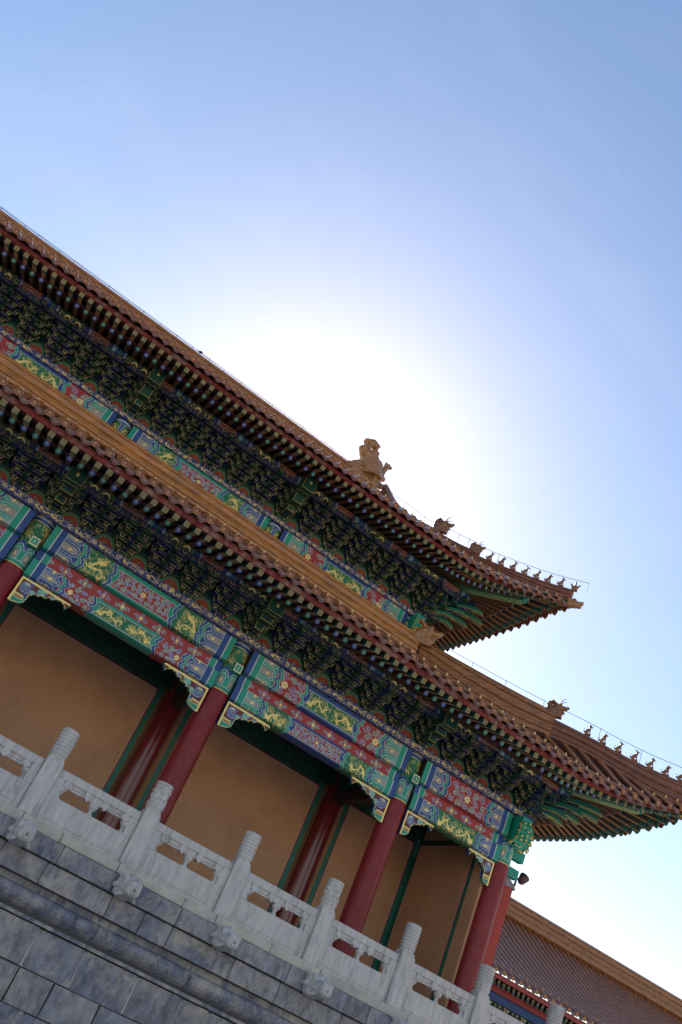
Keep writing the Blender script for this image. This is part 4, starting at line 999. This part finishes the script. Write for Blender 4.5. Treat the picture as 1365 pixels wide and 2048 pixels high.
# ------------------------------------------------------------------ roofs
def roof(E, pitch, name):
    z = lambda s, n: E.zt - .075 + E.prof(E.n0 - (n if E is UPP and s < -.45 and n < s else max(s, n))) + E.lift(min(s, n)) + E.swell(s, n)
    base = MB(); ends = MB()
    for side in (0, 1):
        lo = E.left if side == 0 else E.backs; grid = []
        for s in np.arange(lo, E.tip + .01, pitch):
            s = float(min(s, E.tip)); n_e = E.edge(s)[1] - .02; n_t = min(n_e, max(s if not (E is UPP and side == 0 and s < -.45) else -99, E.top if side == 0 else -.6 if E is UPP else E.top)); r_ = []
            for k in range(11):
                n = n_e + (n_t - n_e) * k / 10; r_.append(E.T(side, s, n, z(s, n) - .06))
            grid.append(r_)
        base.sweep(grid, 'tile_groove', False, False)
    for side in (0, 1):
        lo = E.left if side == 0 else E.backs; s = E.tip - .17; i = 0
        while s > lo:
            n_e = E.edge(s)[1]; n_t = max(s if not (E is UPP and side == 0 and s < -.45) else -99, E.top if side == 0 else -.6 if E is UPP else E.top)
            if n_e - n_t > .05:
                N = max(2, int((n_e - n_t) / .5)); ring = []; pan = []
                for k in range(N + 1):
                    n = n_e + (n_t - n_e) * k / N; zc = z(s, n); r = .082
                    ring.append([E.T(side, s + r * math.cos(a), n, zc + r * math.sin(a) * 1.0) for a in [math.pi * j / 6 for j in range(7)]])
                    q = pitch / 2
                    pan.append([E.T(side, s - q - pitch * .5 + .02 + q, n, zc - .01), E.T(side, s - q, n, zc - .035), E.T(side, s - .02, n, zc - .01)])
                base.sweep(ring, 'tile_glaze', False, False); base.sweep(pan, 'tile_groove', False, False)
                # round tile end with a raised rim and boss, facing out
                c = E.T(side, s, n_e, z(s, n_e) + .002)
                fz = lambda u, v, t: E.T(side, s + u, n_e + t, z(s, n_e) + .002 + v)
                prof = [(.080, -.03), (.082, .022), (.066, .026)]; prof2 = [(.066, .026), (.058, .010), (.046, .010)]; prof3 = [(.046, .010), (.040, .018), (.018, .020), (.0, .026)]
                for pp, mm in ((prof, 'tile_end'), (prof2, 'tile_groove'), (prof3, 'tile_end')):
                    ends.sweep([[fz(r * math.cos(a), r * math.sin(a), t) for a in [2 * math.pi * j / 16 for j in range(16)]] for r, t in pp], mm, True, False, False)
                # nail cap
                cz = z(s, n_e - .2) + .10; cp = E.T(side, s, n_e - .2, cz); ends.lathe(cp, [(.022, -.03), (.030, .0), (.028, .03), (.012, .05), (0, .052)], 'gold_nail', 8)
                # drip tile: a hanging crescent leaf between the tubes
                s2 = s - pitch / 2; n2 = E.edge(s2)[1]; zz = z(s2, n2) - .03
                leaf = [(-.130, .035), (-.138, -.02), (-.112, -.068), (-.075, -.088), (-.040, -.118), (0, -.132), (.040, -.118), (.075, -.088), (.112, -.068), (.138, -.02), (.130, .035), (.07, .005), (0, -.01), (-.07, .005)]
                fl_ = lambda u, v, t: E.T(side, s2 + u * .92, n2 - .02 + t - v * .30, zz + v * 1.08)
                ends.prism(leaf, fl_, 0, .018, 'drip_glaze')
                inner = [(u * .80, v * .82 - .008) for u, v in leaf]; ends.prism(inner, fl_, .018, .021, 'tile_groove'); inner = [(u * .66, v * .68 - .012) for u, v in leaf]; ends.prism(inner, fl_, .018, .030, 'drip_glaze')
            s -= pitch; i += 1
    o = base.build(name, hall); ends.build('eave_tiles', o); return z
mat('gold_nail', (.60, .34, .07), .12, metal=.2, coat=.8, vary=.1)
ZL = roof(LOW, .3275, 'lower_roof'); ZU = roof(UPP, .3115, 'upper_roof')

def ridge(pts, h, w_, name, dens=1, m='ridge_glaze', caps=True):
    """ridge: moulded courses swept along pts (top line); h may be a list (height down)"""
    secs = []; mb = MB(); P = [Vector(p) for p in pts]
    for i, p in enumerate(P):
        d = (P[min(i + 1, len(P) - 1)] - P[max(i - 1, 0)]); d.z = 0; d.normalize(); a = Vector((-d.y, d.x, 0)); hh = h[i] if isinstance(h, (list, tuple)) else h
        pr = [(-.5, -1), (-.5, -.86), (-.62, -.82), (-.62, -.74), (-.46, -.70), (-.40, -.56), (-.55, -.50), (-.55, -.43), (-.40, -.40), (-.40, -.26), (-.52, -.22), (-.52, -.16), (-.34, -.12), (-.26, -.03), (-.1, 0)]
        full = pr + [(-u, v) for u, v in pr[::-1]]
        secs.append([p + a * u * w_ + Vector((0, 0, v * hh)) for u, v in full])
    mb.sweep(secs, m, True, True, False); return mb.build(name, hall)
# lower roof: ridge against the upper wall, and the hip
lz = 12.66
ridge([(-15, 20.62, lz), (10.35, 20.62, lz + .02)], .62, .30, 'wall_ridge'); ridge([(10.78, 21.0, lz), (10.78, 40, lz)], .62, .30, 'wall_ridge', m='hip_glaze')
def smooth(pts, n=6):
    out_ = []
    P = [Vector(p) for p in pts]
    for i in range(len(P) - 1):
        p0, p1, p2, p3 = P[max(i - 1, 0)], P[i], P[i + 1], P[min(i + 2, len(P) - 1)]
        for k in range(n):
            t = k / n; out_.append(.5 * ((2 * p1) + (-p0 + p2) * t + (2 * p0 - 5 * p1 + 4 * p2 - p3) * t * t + (-p0 + 3 * p1 - 3 * p2 + p3) * t ** 3))
    out_.append(P[-1]); return out_
hipL1 = smooth([(10.55, 20.65, 12.66), (11.33, 19.87, 12.33), (12.39, 18.81, 11.91), (13.46, 17.74, 11.52)])
hipL2 = smooth([(13.40, 17.80, 11.36), (14.08, 17.12, 11.14), (14.66, 16.54, 10.92), (15.23, 15.97, 10.74), (15.79, 15.41, 10.62), (16.10, 15.10, 10.60)])
hts = lambda pts, Z, E: [max(.25, p.z - Z(p.x - E.Xc, p.x - E.Xc) + .04) for p in pts]
ridge(hipL1, hts(hipL1, ZL, LOW), .30, 'hip_ridge', m='ridge_brown'); ridge(hipL2, hts(hipL2, ZL, LOW), .22, 'hip_ridge', m='hip_glaze')
hipU1 = smooth([(10.02, 21.33, 16.50), (10.5, 20.85, 16.25), (10.93, 20.42, 16.08)])
hipU2 = smooth([(10.88, 20.47, 16.00), (11.31, 20.04, 15.85), (11.86, 19.49, 15.69), (12.39, 18.96, 15.56), (12.91, 18.44, 15.47), (13.2, 18.15, 15.44)])
ridge(hipU1, hts(hipU1, ZU, UPP), .28, 'hip_ridge', m='hip_glaze'); ridge(hipU2, hts(hipU2, ZU, UPP), .21, 'hip_ridge', m='hip_glaze')
zr = lambda y: ZU(-5, 21.2 - y) 
desc = smooth([(9.75, 26.8, 20.75), (9.75, 25.0, zr(25.0) + .55), (9.75, 23.2, zr(23.2) + .52), (9.82, 21.5, 16.66), (9.98, 21.3, 16.55)])
ridge(desc, [.62] * len(desc), .28, 'hip_ridge', m='hip_glaze')
ridge([(-15, 27.0, 20.60), (9.2, 27.0, 20.64)], .85, .36, 'main_ridge', m='ridge_brown')
gab = MB(); gab.prism([(27 - 5.2, 16.0), (27 + 5.2, 16.0), (29.6, 17.6), (27, 19.9), (24.4, 17.6)], lambda u, v, t: (t, u, v), 9.5, 9.62, 'red_plaster'); 
gab.add([(-15, 27, 20.2), (9.75, 27, 20.2), (9.75, 35.7, 14.4), (-15, 35.7, 14.4)], [(0, 1, 2, 3)], 'tile_glaze'); gab.build('gable', hall)

# ---- statues
def at(o, p, ang, s_=1.0): o.location = p; o.rotation_euler = (0, 0, ang); o.scale = (s_,) * 3
def finial():                                                # great dragon-tail ornament, facing the ridge (-x)
    mb = MB(); m = 'statue_glaze'
    mb.box(-.55, .72, -.20, .20, -.6, .62, m, bev=.08)
    mb.ell((-.45, 0, .2), (.34, .24, .38), m); mb.ell((-.72, 0, .18), (.22, .19, .15), m); mb.ell((-.70, 0, -.10), (.2, .17, .1), m)
    mb.tube([(.25, 0, .2), (.15, 0, .6), (-.05, 0, .95), (-.25, 0, 1.15)], [.52, .46, .38, .33], m, 14)
    mb.tube([(-.28, 0, 1.05), (-.48, 0, 1.30), (-.46, 0, 1.55), (-.22, 0, 1.70), (.02, 0, 1.62), (.10, 0, 1.42), (-.02, 0, 1.28), (-.18, 0, 1.34)], [.27, .24, .22, .20, .18, .16, .13, .10], m, 12)
    mb.tube([(.52, 0, .3), (.62, 0, .75), (.72, 0, 1.12)], [.24, .17, .11], m, 12); mb.ell((.78, 0, 1.20), (.19, .11, .09), m); mb.ell((.66, 0, 1.28), (.06, .06, .09), m); mb.ell((.80, 0, 1.30), (.05, .06, .08), m); mb.ell((.92, 0, 1.26), (.06, .06, .07), m)
    for sy in (-1, 1):
        mb.tube([(-.35, sy * .22, .35), (-.05, sy * .30, .55), (.25, sy * .26, .45), (.4, sy * .24, .1), (.6, sy * .2, -.1)], [.08, .10, .10, .08, .06], m, 8)
        mb.tube([(.1, sy * .26, .9), (.32, sy * .24, .7), (.45, sy * .2, .9), (.3, sy * .2, 1.05)], [.09, .08, .07, .05], m, 8)
        mb.ell((-.30, sy * .24, .38), (.09, .06, .08), m)
        for k in range(5): mb.ell((-.1 + .16 * k, sy * .2, -.1 + .05 * (k % 2)), (.1, .08, .14), m)
    mb.ell((.80, 0, .55), (.12, .12, .12), m); mb.ell((.82, 0, .2), (.16, .14, .13), m); mb.ell((.84, 0, -.15), (.13, .13, .12), m)
    return mb
fo = remeshed(finial(), 'ridge_finial', .03, 'statue_glaze', hall, 2); fo.scale = (.98, 1.1, .98); fo.location = (8.78, 27.0, 20.42)
def dragon_head():                                           # faces +x, sits at z=0
    mb = MB(); m = 'statue_glaze'
    mb.ell((-.10, 0, .12), (.24, .13, .17), m); mb.ell((.02, 0, .26), (.19, .13, .15), m)
    mb.tube([(.0, 0, .27), (.16, 0, .25), (.34, 0, .27)], [.13, .10, .07], m, 10); mb.tube([(.0, 0, .13), (.15, 0, .10), (.28, 0, .09)], [.11, .07, .045], m, 10)
    mb.ell((.35, 0, .31), (.06, .07, .05), m)
    for s_ in (-1, 1): mb.ell((.10, s_ * .09, .34), (.06, .05, .05), m); mb.tube([(-.06, s_ * .07, .34), (-.18, s_ * .11, .42), (-.24, s_ * .10, .36)], [.05, .045, .02], m, 8)
    for k in range(5): mb.ell((-.25 - .02 * (k % 2), 0, .05 + .08 * k), (.10, .11, .05), m)
    mb.box(-.32, .22, -.11, .11, -.12, .06, m)
    return mb
dh = remeshed(dragon_head(), 'dragon_head', .014, 'beast_backlit_glaze', hall, 2)
horn = MB()
for s_ in (-1, 1):
    horn.tube([(.04, s_ * .05, .36), (.08, s_ * .08, .46), (.16, s_ * .10, .54), (.26, s_ * .10, .57)], [.022, .018, .012, .004], 'metal_dark', 7)
hme = horn.mesh('horn'); horn_o = link('horn', hme, dh); at(dh, (10.02, 21.22, 16.58), -math.pi / 4, .86)
for p, a, s_ in (((10.97, 20.38, 16.08), -math.pi / 4, .66), ((13.44, 17.76, 11.50), -math.pi / 4, .78)):
    d = link('dragon_head', dh.data, hall); at(d, p, a, s_); link('horn', hme, d)
# ornaments at the ends of the wall ridge
dgold = dh.data.copy(); dgold.materials[0] = MATS['statue_glaze']
for p, a, s_ in (((10.42, 20.5, 12.55), -math.pi / 2 * .3, 1.25), ((10.75, 20.9, 12.5), -math.pi / 2, 1.1)):
    d = link('dragon_head', dgold, hall); at(d, p, a, s_)
def figure(kind):                                            # seated ridge beasts, facing +x
    mb = MB(); m = 'statue_glaze'
    mb.box(-.10, .10, -.045, .045, -.05, .02, m)
    mb.tube([(-.075, 0, .05), (-.03, 0, .11), (.03, 0, .18), (.045, 0, .24)], [.062, .062, .045, .034], m, 10)
    mb.ell((-.06, .03, .05), (.055, .03, .05), m); mb.ell((-.06, -.03, .05), (.055, .03, .05), m)
    for s_ in (-1, 1): mb.tube([(.045, s_ * .025, .15), (.06, s_ * .028, .08), (.06, s_ * .028, .0)], [.022, .016, .018], m, 8)
    mb.ell((.055, 0, .275), (.045, .036, .038), m)
    if kind == 0: mb.tube([(.08, 0, .27), (.13, 0, .255)], [.024, .016], m, 8); mb.ell((.03, 0, .31), (.04, .03, .03), m)
    if kind == 1: mb.tube([(.08, 0, .28), (.12, 0, .275), (.15, 0, .25)], [.02, .012, .006], m, 8); mb.tube([(.05, 0, .3), (.0, 0, .34), (-.03, 0, .33)], [.025, .02, .008], m, 8)
    if kind == 2: mb.tube([(.08, 0, .275), (.125, 0, .27)], [.028, .022], m, 8); mb.ell((.04, .03, .32), (.018, .012, .03), m); mb.ell((.04, -.03, .32), (.018, .012, .03), m); mb.ell((.0, 0, .24), (.04, .045, .06), m)
    mb.tube([(-.11, 0, .04), (-.15, 0, .09), (-.145, 0, .15), (-.12, 0, .17)], [.025, .022, .018, .008], m, 8)
    return mb
figs = []
for k in range(3):
    o = remeshed(figure(k), 'ridge_figure', .009, 'beast_backlit_glaze', hall, 1); figs.append(o.data)
    at(o, (0, 0, 0), 0); 
    if k == 0: first = [o]
    else: first.append(o)
FU = [(11.31, 15.87), (11.59, 15.78), (11.86, 15.71), (12.13, 15.62), (12.39, 15.57), (12.64, 15.51), (12.91, 15.48)]
FLo = [(14.08, 11.16), (14.37, 11.04), (14.66, 10.93), (14.95, 10.82), (15.23, 10.74), (15.50, 10.66), (15.75, 10.63)]
cnt = 0
for lst, S, s_ in ((FU, 31.35, .82), (FLo, 31.2, .78)):
    for k, (x, z_) in enumerate(lst):
        kk = (0, 2, 1, 1, 0, 2, 0)[k]
        if cnt < 3 and False: pass
        o = link('ridge_figure', figs[kk], hall); at(o, (x, S - x, z_ + .03), -math.pi / 4, s_); cnt += 1
for o in first: bpy.data.objects.remove(o)
im = MB()                                                    # rider at the very tip, on a bird
im.ell((0, 0, .08), (.12, .06, .07), 'statue_glaze'); im.tube([(.08, 0, .1), (.13, 0, .17), (.17, 0, .18)], [.035, .03, .012], 'statue_glaze', 8); im.tube([(-.08, 0, .1), (-.15, 0, .2)], [.04, .02], 'statue_glaze', 8)
im.tube([(0, 0, .12), (0, 0, .24)], [.045, .03], 'statue_glaze', 8); im.ell((0, 0, .28), (.028, .028, .035), 'statue_glaze'); im.box(-.09, .09, -.06, .06, -.05, .03, 'statue_glaze')
io = remeshed(im, 'rider_figure', .009, 'beast_backlit_glaze', hall, 1); at(io, (13.2, 18.15, 15.47), -math.pi / 4, .9)
i2 = link('rider_figure', io.data, hall); at(i2, (16.08, 15.12, 10.63), -math.pi / 4, .9)

# ---- corner beams under the hips
def corner_beam(E, zR, zF, nR, nF):
    mb = MB(); f = lambda u, v, t: (E.Xc + u * .7071 - t * .7071, E.Yc - u * .7071 - t * .7071, v)
    D = 1.4142
    li = E.L
    u1 = (nR + .28) * D; z1 = zR + li * .80
    lower = [(-.2, z1 + .34 * nR * .5 - .24 - li * .4), (u1 - .16, z1 - .24), (u1 - .10, z1 - .20), (u1 - .06, z1 - .20), (u1 - .02, z1 - .14), (u1 + .03, z1 - .13), (u1 + .06, z1 - .06), (u1 + .06, z1 + .06), (-.2, z1 + .34 * nR * .5 + .08 - li * .4)]
    mb.prism(lower, f, -.13, .13, 'teal_paint')
    for t in (-.132, .132):
        for dz in (.03, .075, .12): mb.tube([f(.3, lower[0][1] + dz + (lower[1][1] - lower[0][1]) * .5 / (u1), t), f(u1 - .16, z1 - .24 + dz, t)], .009, 'dull_gold', 5)
    for q in (-.09, 0, .09): mb.tube([f(.3, lower[0][1] - .002 + (lower[1][1] - lower[0][1]) * .5 / (u1), q), f(u1 - .16, z1 - .243, q), f(u1 - .02, z1 - .143, q), f(u1 + .062, z1 - .06, q)], .009, 'gold_paint', 5)
    # upper corner rafter with scale pattern beneath
    u2 = (E.tip - .10) * D; z2 = zF + li - .01; ua = (nR - .3) * D; za = z1 + .05
    N = 10; w_ = .105
    up_ = [(ua, za), (u1 + .05, z1 + .02), (u2, z2 - .10), (u2, z2 + .10), (ua, z1 + .22)]
    mb.prism(up_, f, -w_, w_, 'pad_green')
    for k in range(9):
        a = k / 9; b = (k + 1) / 9; uu0 = u1 + .07 + (u2 - u1 - .07) * a; uu1 = u1 + .07 + (u2 - u1 - .07) * b; zz0 = z1 + .02 + (z2 - .10 - z1 - .02) * a; zz1 = z1 + .02 + (z2 - .10 - z1 - .02) * b
        for q, (g0, g1, mm) in enumerate(((-.10, .10, 'flying_under'), (-.075, .075, 'scale_grey'))):
            c_ = [(g0, 0), (g0 * .5, .4), (0, .75), (g1 * .5, .4), (g1, 0), (g1, 1), (g1 * .5, 1.4), (0, 1.75), (g0 * .5, 1.4), (g0, 1)] if q else [(g0, 0), (g1, 0), (g1, 1), (g0, 1)]
            vs = [f(uu0 + (uu1 - uu0) * (v * (.55 if q else 1)), zz0 + (zz1 - zz0) * v * (.55 if q else 1) - .004 - .004 * q, t) for t, v in c_]
            mb.add(vs, [tuple(range(len(vs)))], mm)
    for t in (-w_ - .002, w_ + .002): mb.tube([f(u1, z1 + .03, t), f(u2, z2 - .09, t)], .009, 'gold_paint', 5)
    o = mb.build('corner_beam', hall)
    hb = MB(); m = 'statue_glaze'                            # glazed beast head sleeve
    hb.ell((.10, 0, 0), (.22, .13, .14), m); hb.box(-.08, .06, -.13, .13, -.14, .13, m, bev=.03); hb.ell((.30, 0, .05), (.09, .10, .06), m); hb.ell((.26, 0, -.07), (.10, .08, .045), m)
    for s_ in (-1, 1): hb.ell((.12, s_ * .10, .10), (.06, .04, .045), m); hb.tube([(.0, s_ * .12, .05), (-.08, s_ * .17, .12)], [.04, .015], m, 8); hb.ell((.36, s_ * .04, .09), (.03, .03, .03), m)
    b = remeshed(hb, 'beast_head', .014, 'statue_glaze', o, 1); p = f(u2 - .02, z2, 0); b.location = p; b.rotation_euler = (0, 0, -math.pi / 4); b.scale = (1, .95, .95)
mat('scale_grey', (.16, .15, .16), .5, vary=.3)
corner_beam(LOW, 9.215, 9.115, 1.8, 2.45); corner_beam(UPP, 14.235, 14.175, 1.9, 2.5)

# ---- lightning cables on little rods
def cable(pts, h, name='lightning_cable', r=.007, every=3):
    mb = MB(); top = [Vector(p) + Vector((0, 0, h)) for p in pts]; mb.tube(top, r, 'wire', 5)
    for i in range(0, len(pts), every): mb.tube([pts[i], tuple(top[i] + Vector((0, 0, .03)))], r * .9, 'wire', 5)
    return mb.build(name, hall)
cable([(x, 27.0, 20.62) for x in np.linspace(-10, 7.9, 26)], .13, every=2, r=.010)
cable([(x, 18.52, 14.66 + (.015 if i % 2 else 0)) for i, x in enumerate(np.linspace(-10, 8.6, 40))], .035, every=2, r=.006)
cable(hipU2[::2] + [Vector((13.45, 17.9, 15.42))], .36, every=4)
cable(hipU1, .34, every=3)
cable(hipL2[::2], .36, every=4); cable(hipL1[::2], .16, every=2); cable([(x, 20.62, lz) for x in np.linspace(8.8, 10.5, 5)], .16, every=2)
cb_ = MB(); cb_.ell((0, 0, .03), (.035, .03, .03), 'wire'); cb_.ell((.03, 0, .05), (.016, .014, .014), 'wire'); cb_.tube([(-.03, 0, .03), (-.075, 0, .02)], [.014, .004], 'wire'); 
b_ = remeshed(cb_, 'bird', .006, 'wire', None, 0, label='tiny dark bird perched on the thin wire above the upper eave', category='bird'); b_.location = (.72, 18.52, 14.695); b_.scale = (1.3,) * 3

# ------------------------------------------------------------------ floodlight on the side wall
fd = link('floodlight', None, label='small maroon floodlight on a bent arm on top of the red side wall', category='floodlight', loc=(13.84, 18.1, 7.05))
a1 = MB(); a1.tube([(-.02, 0, -.02), (.04, 0, .10), (.07, 0, .24)], .03, 'maroon_metal', 8) if 'maroon_metal' in MATS else None
mat('maroon_metal', (.10, .03, .04), .45, metal=.3)
a1 = MB(); a1.box(-.06, .06, -.05, .05, -.04, .0, 'maroon_metal'); a1.tube([(0, 0, -.02), (.05, 0, .10), (.05, 0, .24)], [.035, .03, .03], 'maroon_metal', 8); a1.tube([(.05, 0, .24), (.15, 0, .27)], .028, 'maroon_metal', 8); a1.build('arm', fd)
l1 = MB(); rr = Matrix.Rotation(.5, 3, 'Y')
prof = [(.0, -.16), (.05, -.155), (.085, -.12), (.11, -.02), (.13, .06), (.125, .075), (.115, .06), (.10, 0)]
secs = [[tuple(Vector((.25, 0, .33)) + rr @ Vector((r * math.cos(a), r * math.sin(a), h))) for a in [2 * math.pi * j / 20 for j in range(20)]] for r, h in prof]
l1.sweep(secs, 'maroon_metal', True, False); l1.build('lamp_housing', fd)
l2 = MB(); l2.add([tuple(Vector((.25, 0, .33)) + rr @ Vector((.112 * math.cos(a), .112 * math.sin(a), .045))) for a in [2 * math.pi * j / 20 for j in range(20)]], [tuple(range(20))], 'glass'); l2.build('lens', fd)

# ------------------------------------------------------------------ the side hall behind, at the right
sh = link('side_hall', None, label='lower side hall with a long brown tiled roof behind the terrace at right', category='side hall')
x0, x1 = 14.5, 62.0; ye, ze, yr, zr_ = 28.0, 7.22, 34.0, 11.35
mb = MB(); pr = lambda d: ze + (zr_ - .75 - ze) * ((d / (yr - ye)) * .78 + .22 * (d / (yr - ye)) ** 2)
x = x0; P_ = .40; ed = MB()
while x < x1:
    ring = []; pan = []
    for k in range(9):
        d = (yr - ye) * k / 8; zc = pr(d); ring.append([(x + .095 * math.cos(a), ye + d, zc + .10 * math.sin(a)) for a in [math.pi * j / 5 for j in range(6)]])
        pan.append([(x + .08, ye + d, zc + .0), (x + .20, ye + d, zc - .04), (x + .32, ye + d, zc)])
    mb.sweep(ring, 'tile_glaze', False, False); mb.sweep(pan, 'tile_groove', False, False)
    secs = [[(x + r * math.cos(a), ye - t, ze + .002 + r * math.sin(a)) for a in [2 * math.pi * j / 12 for j in range(12)]] for r, t in [(.082, -.02), (.084, .02), (.068, .024), (.06, .012), (0, .016)]]
    ed.sweep(secs, 'tile_end', True, False, False)
    leaf = [(-.11, .03), (-.09, -.06), (-.03, -.1), (0, -.12), (.03, -.1), (.09, -.06), (.11, .03)]
    ed.prism(leaf, lambda u, v, t: (x + P_ / 2 + u, ye - t + v * .4, ze - .02 + v), 0, .02, 'drip_glaze')
    ed.lathe((x, ye + .2, ze + .24), [(.02, -.03), (.028, .0), (.012, .035), (0, .037)], 'gold_nail', 6)
    x += P_
mb.v, off = mb.v + ed.v, len(mb.v); mb.f += [tuple(i + off for i in f) for f in ed.f]; mb.m += ed.m; mb.sm += ed.sm
ro = mb.build('roof', sh)
secs = []
for X in (x0, x1):
    pr_ = [(-.16, -1.1), (-.30, -1.0), (-.30, -.86), (-.16, -.80), (-.16, -.70), (-.21, -.68), (-.21, -.60), (-.14, -.58), (-.12, -.40), (-.18, -.37), (-.18, -.30), (-.13, -.28), (-.13, -.16), (-.17, -.14), (-.17, -.08), (-.06, 0)]
    secs.append([(X, yr + a, zr_ + .08 + b * .82) for a, b in pr_ + [(-a, b) for a, b in pr_[::-1]]])
r_ = MB(); r_.sweep(secs, 'ridge_brown', True, True, False); r_.build('ridge', sh)
r2 = MB()
for i in range(0, 60): r2.tube([(x0 + i * .8, yr - .19, zr_ - .62), (x0 + i * .8 + .74, yr - .19, zr_ - .62)], .03, 'hip_glaze', 6)
r2.build('ridge_trim', sh)
b = MB(); b.box(x0, x1, ye + .06, ye + .16, ze - .25, ze - .10, 'red_paint'); b.box(x0, x1, ye + .1, ye + 3, ze - .12, ze - .08, 'soffit_board')
b.box(x0, x1, ye + .85, ye + .95, ze - .55, ze - .22, 'red_paint')
b.box(x0, x1, ye + 1.25, ye + 1.35, ze - .45, ze + .1, 'bracket_green'); b.build('eave_board', sh)
for nm, yy, zz, h in (('rafter', ye + .75, ze - .30, .055), ('flying_rafter', ye + .16, ze - .32, .05)):
    one = MB(); one.box(-h, h, 0, .8, -h, h, 'rafter_side'); one.box(-h, h, -.004, 0, -h, h, 'pale_green' if nm == 'rafter' else 'dull_gold'); one.box(-h * .7, h * .7, -.008, -.004, -h * .7, h * .7, 'teal_end' if nm == 'rafter' else 'end_green')
    me = one.mesh(nm)
    for k in range(60):
        X = 20.4 + k * .24
        if X < x1 - 1: o = link(nm, me, sh, loc=(X, yy, zz)); o.rotation_euler = (.28, 0, 0)
bb = MB(); bb.box(x0, x1, ye + 1.0, ye + 1.28, ze - .82, ze - .52, 'blue_paint'); bb.box(x0, x1, ye + 1.05, ye + 1.3, ze - 1.9, ze - .84, 'bracket_green'); bb.box(x0, x1, ye + 1.0, ye + 1.3, ze - 2.5, ze - 1.75, 'blue_paint')
bb.box(x0, x1, ye + 1.4, ye + 6, 0, ze - .3, 'red_plaster'); bb.build('wall', sh)
fmm = FM['low']
for k in range(16):
    o = link('flame_panel', fmm, sh, loc=(20.9 + k * .85, ye + 1.03, ze - 1.42)); o.scale = (1, 1, 1)
    o = link('bracket_set', BS['low', k % 2], sh, loc=(21.32 + k * .85, ye + 1.05, ze - 1.42)); o.scale = (.9, .5, .75)
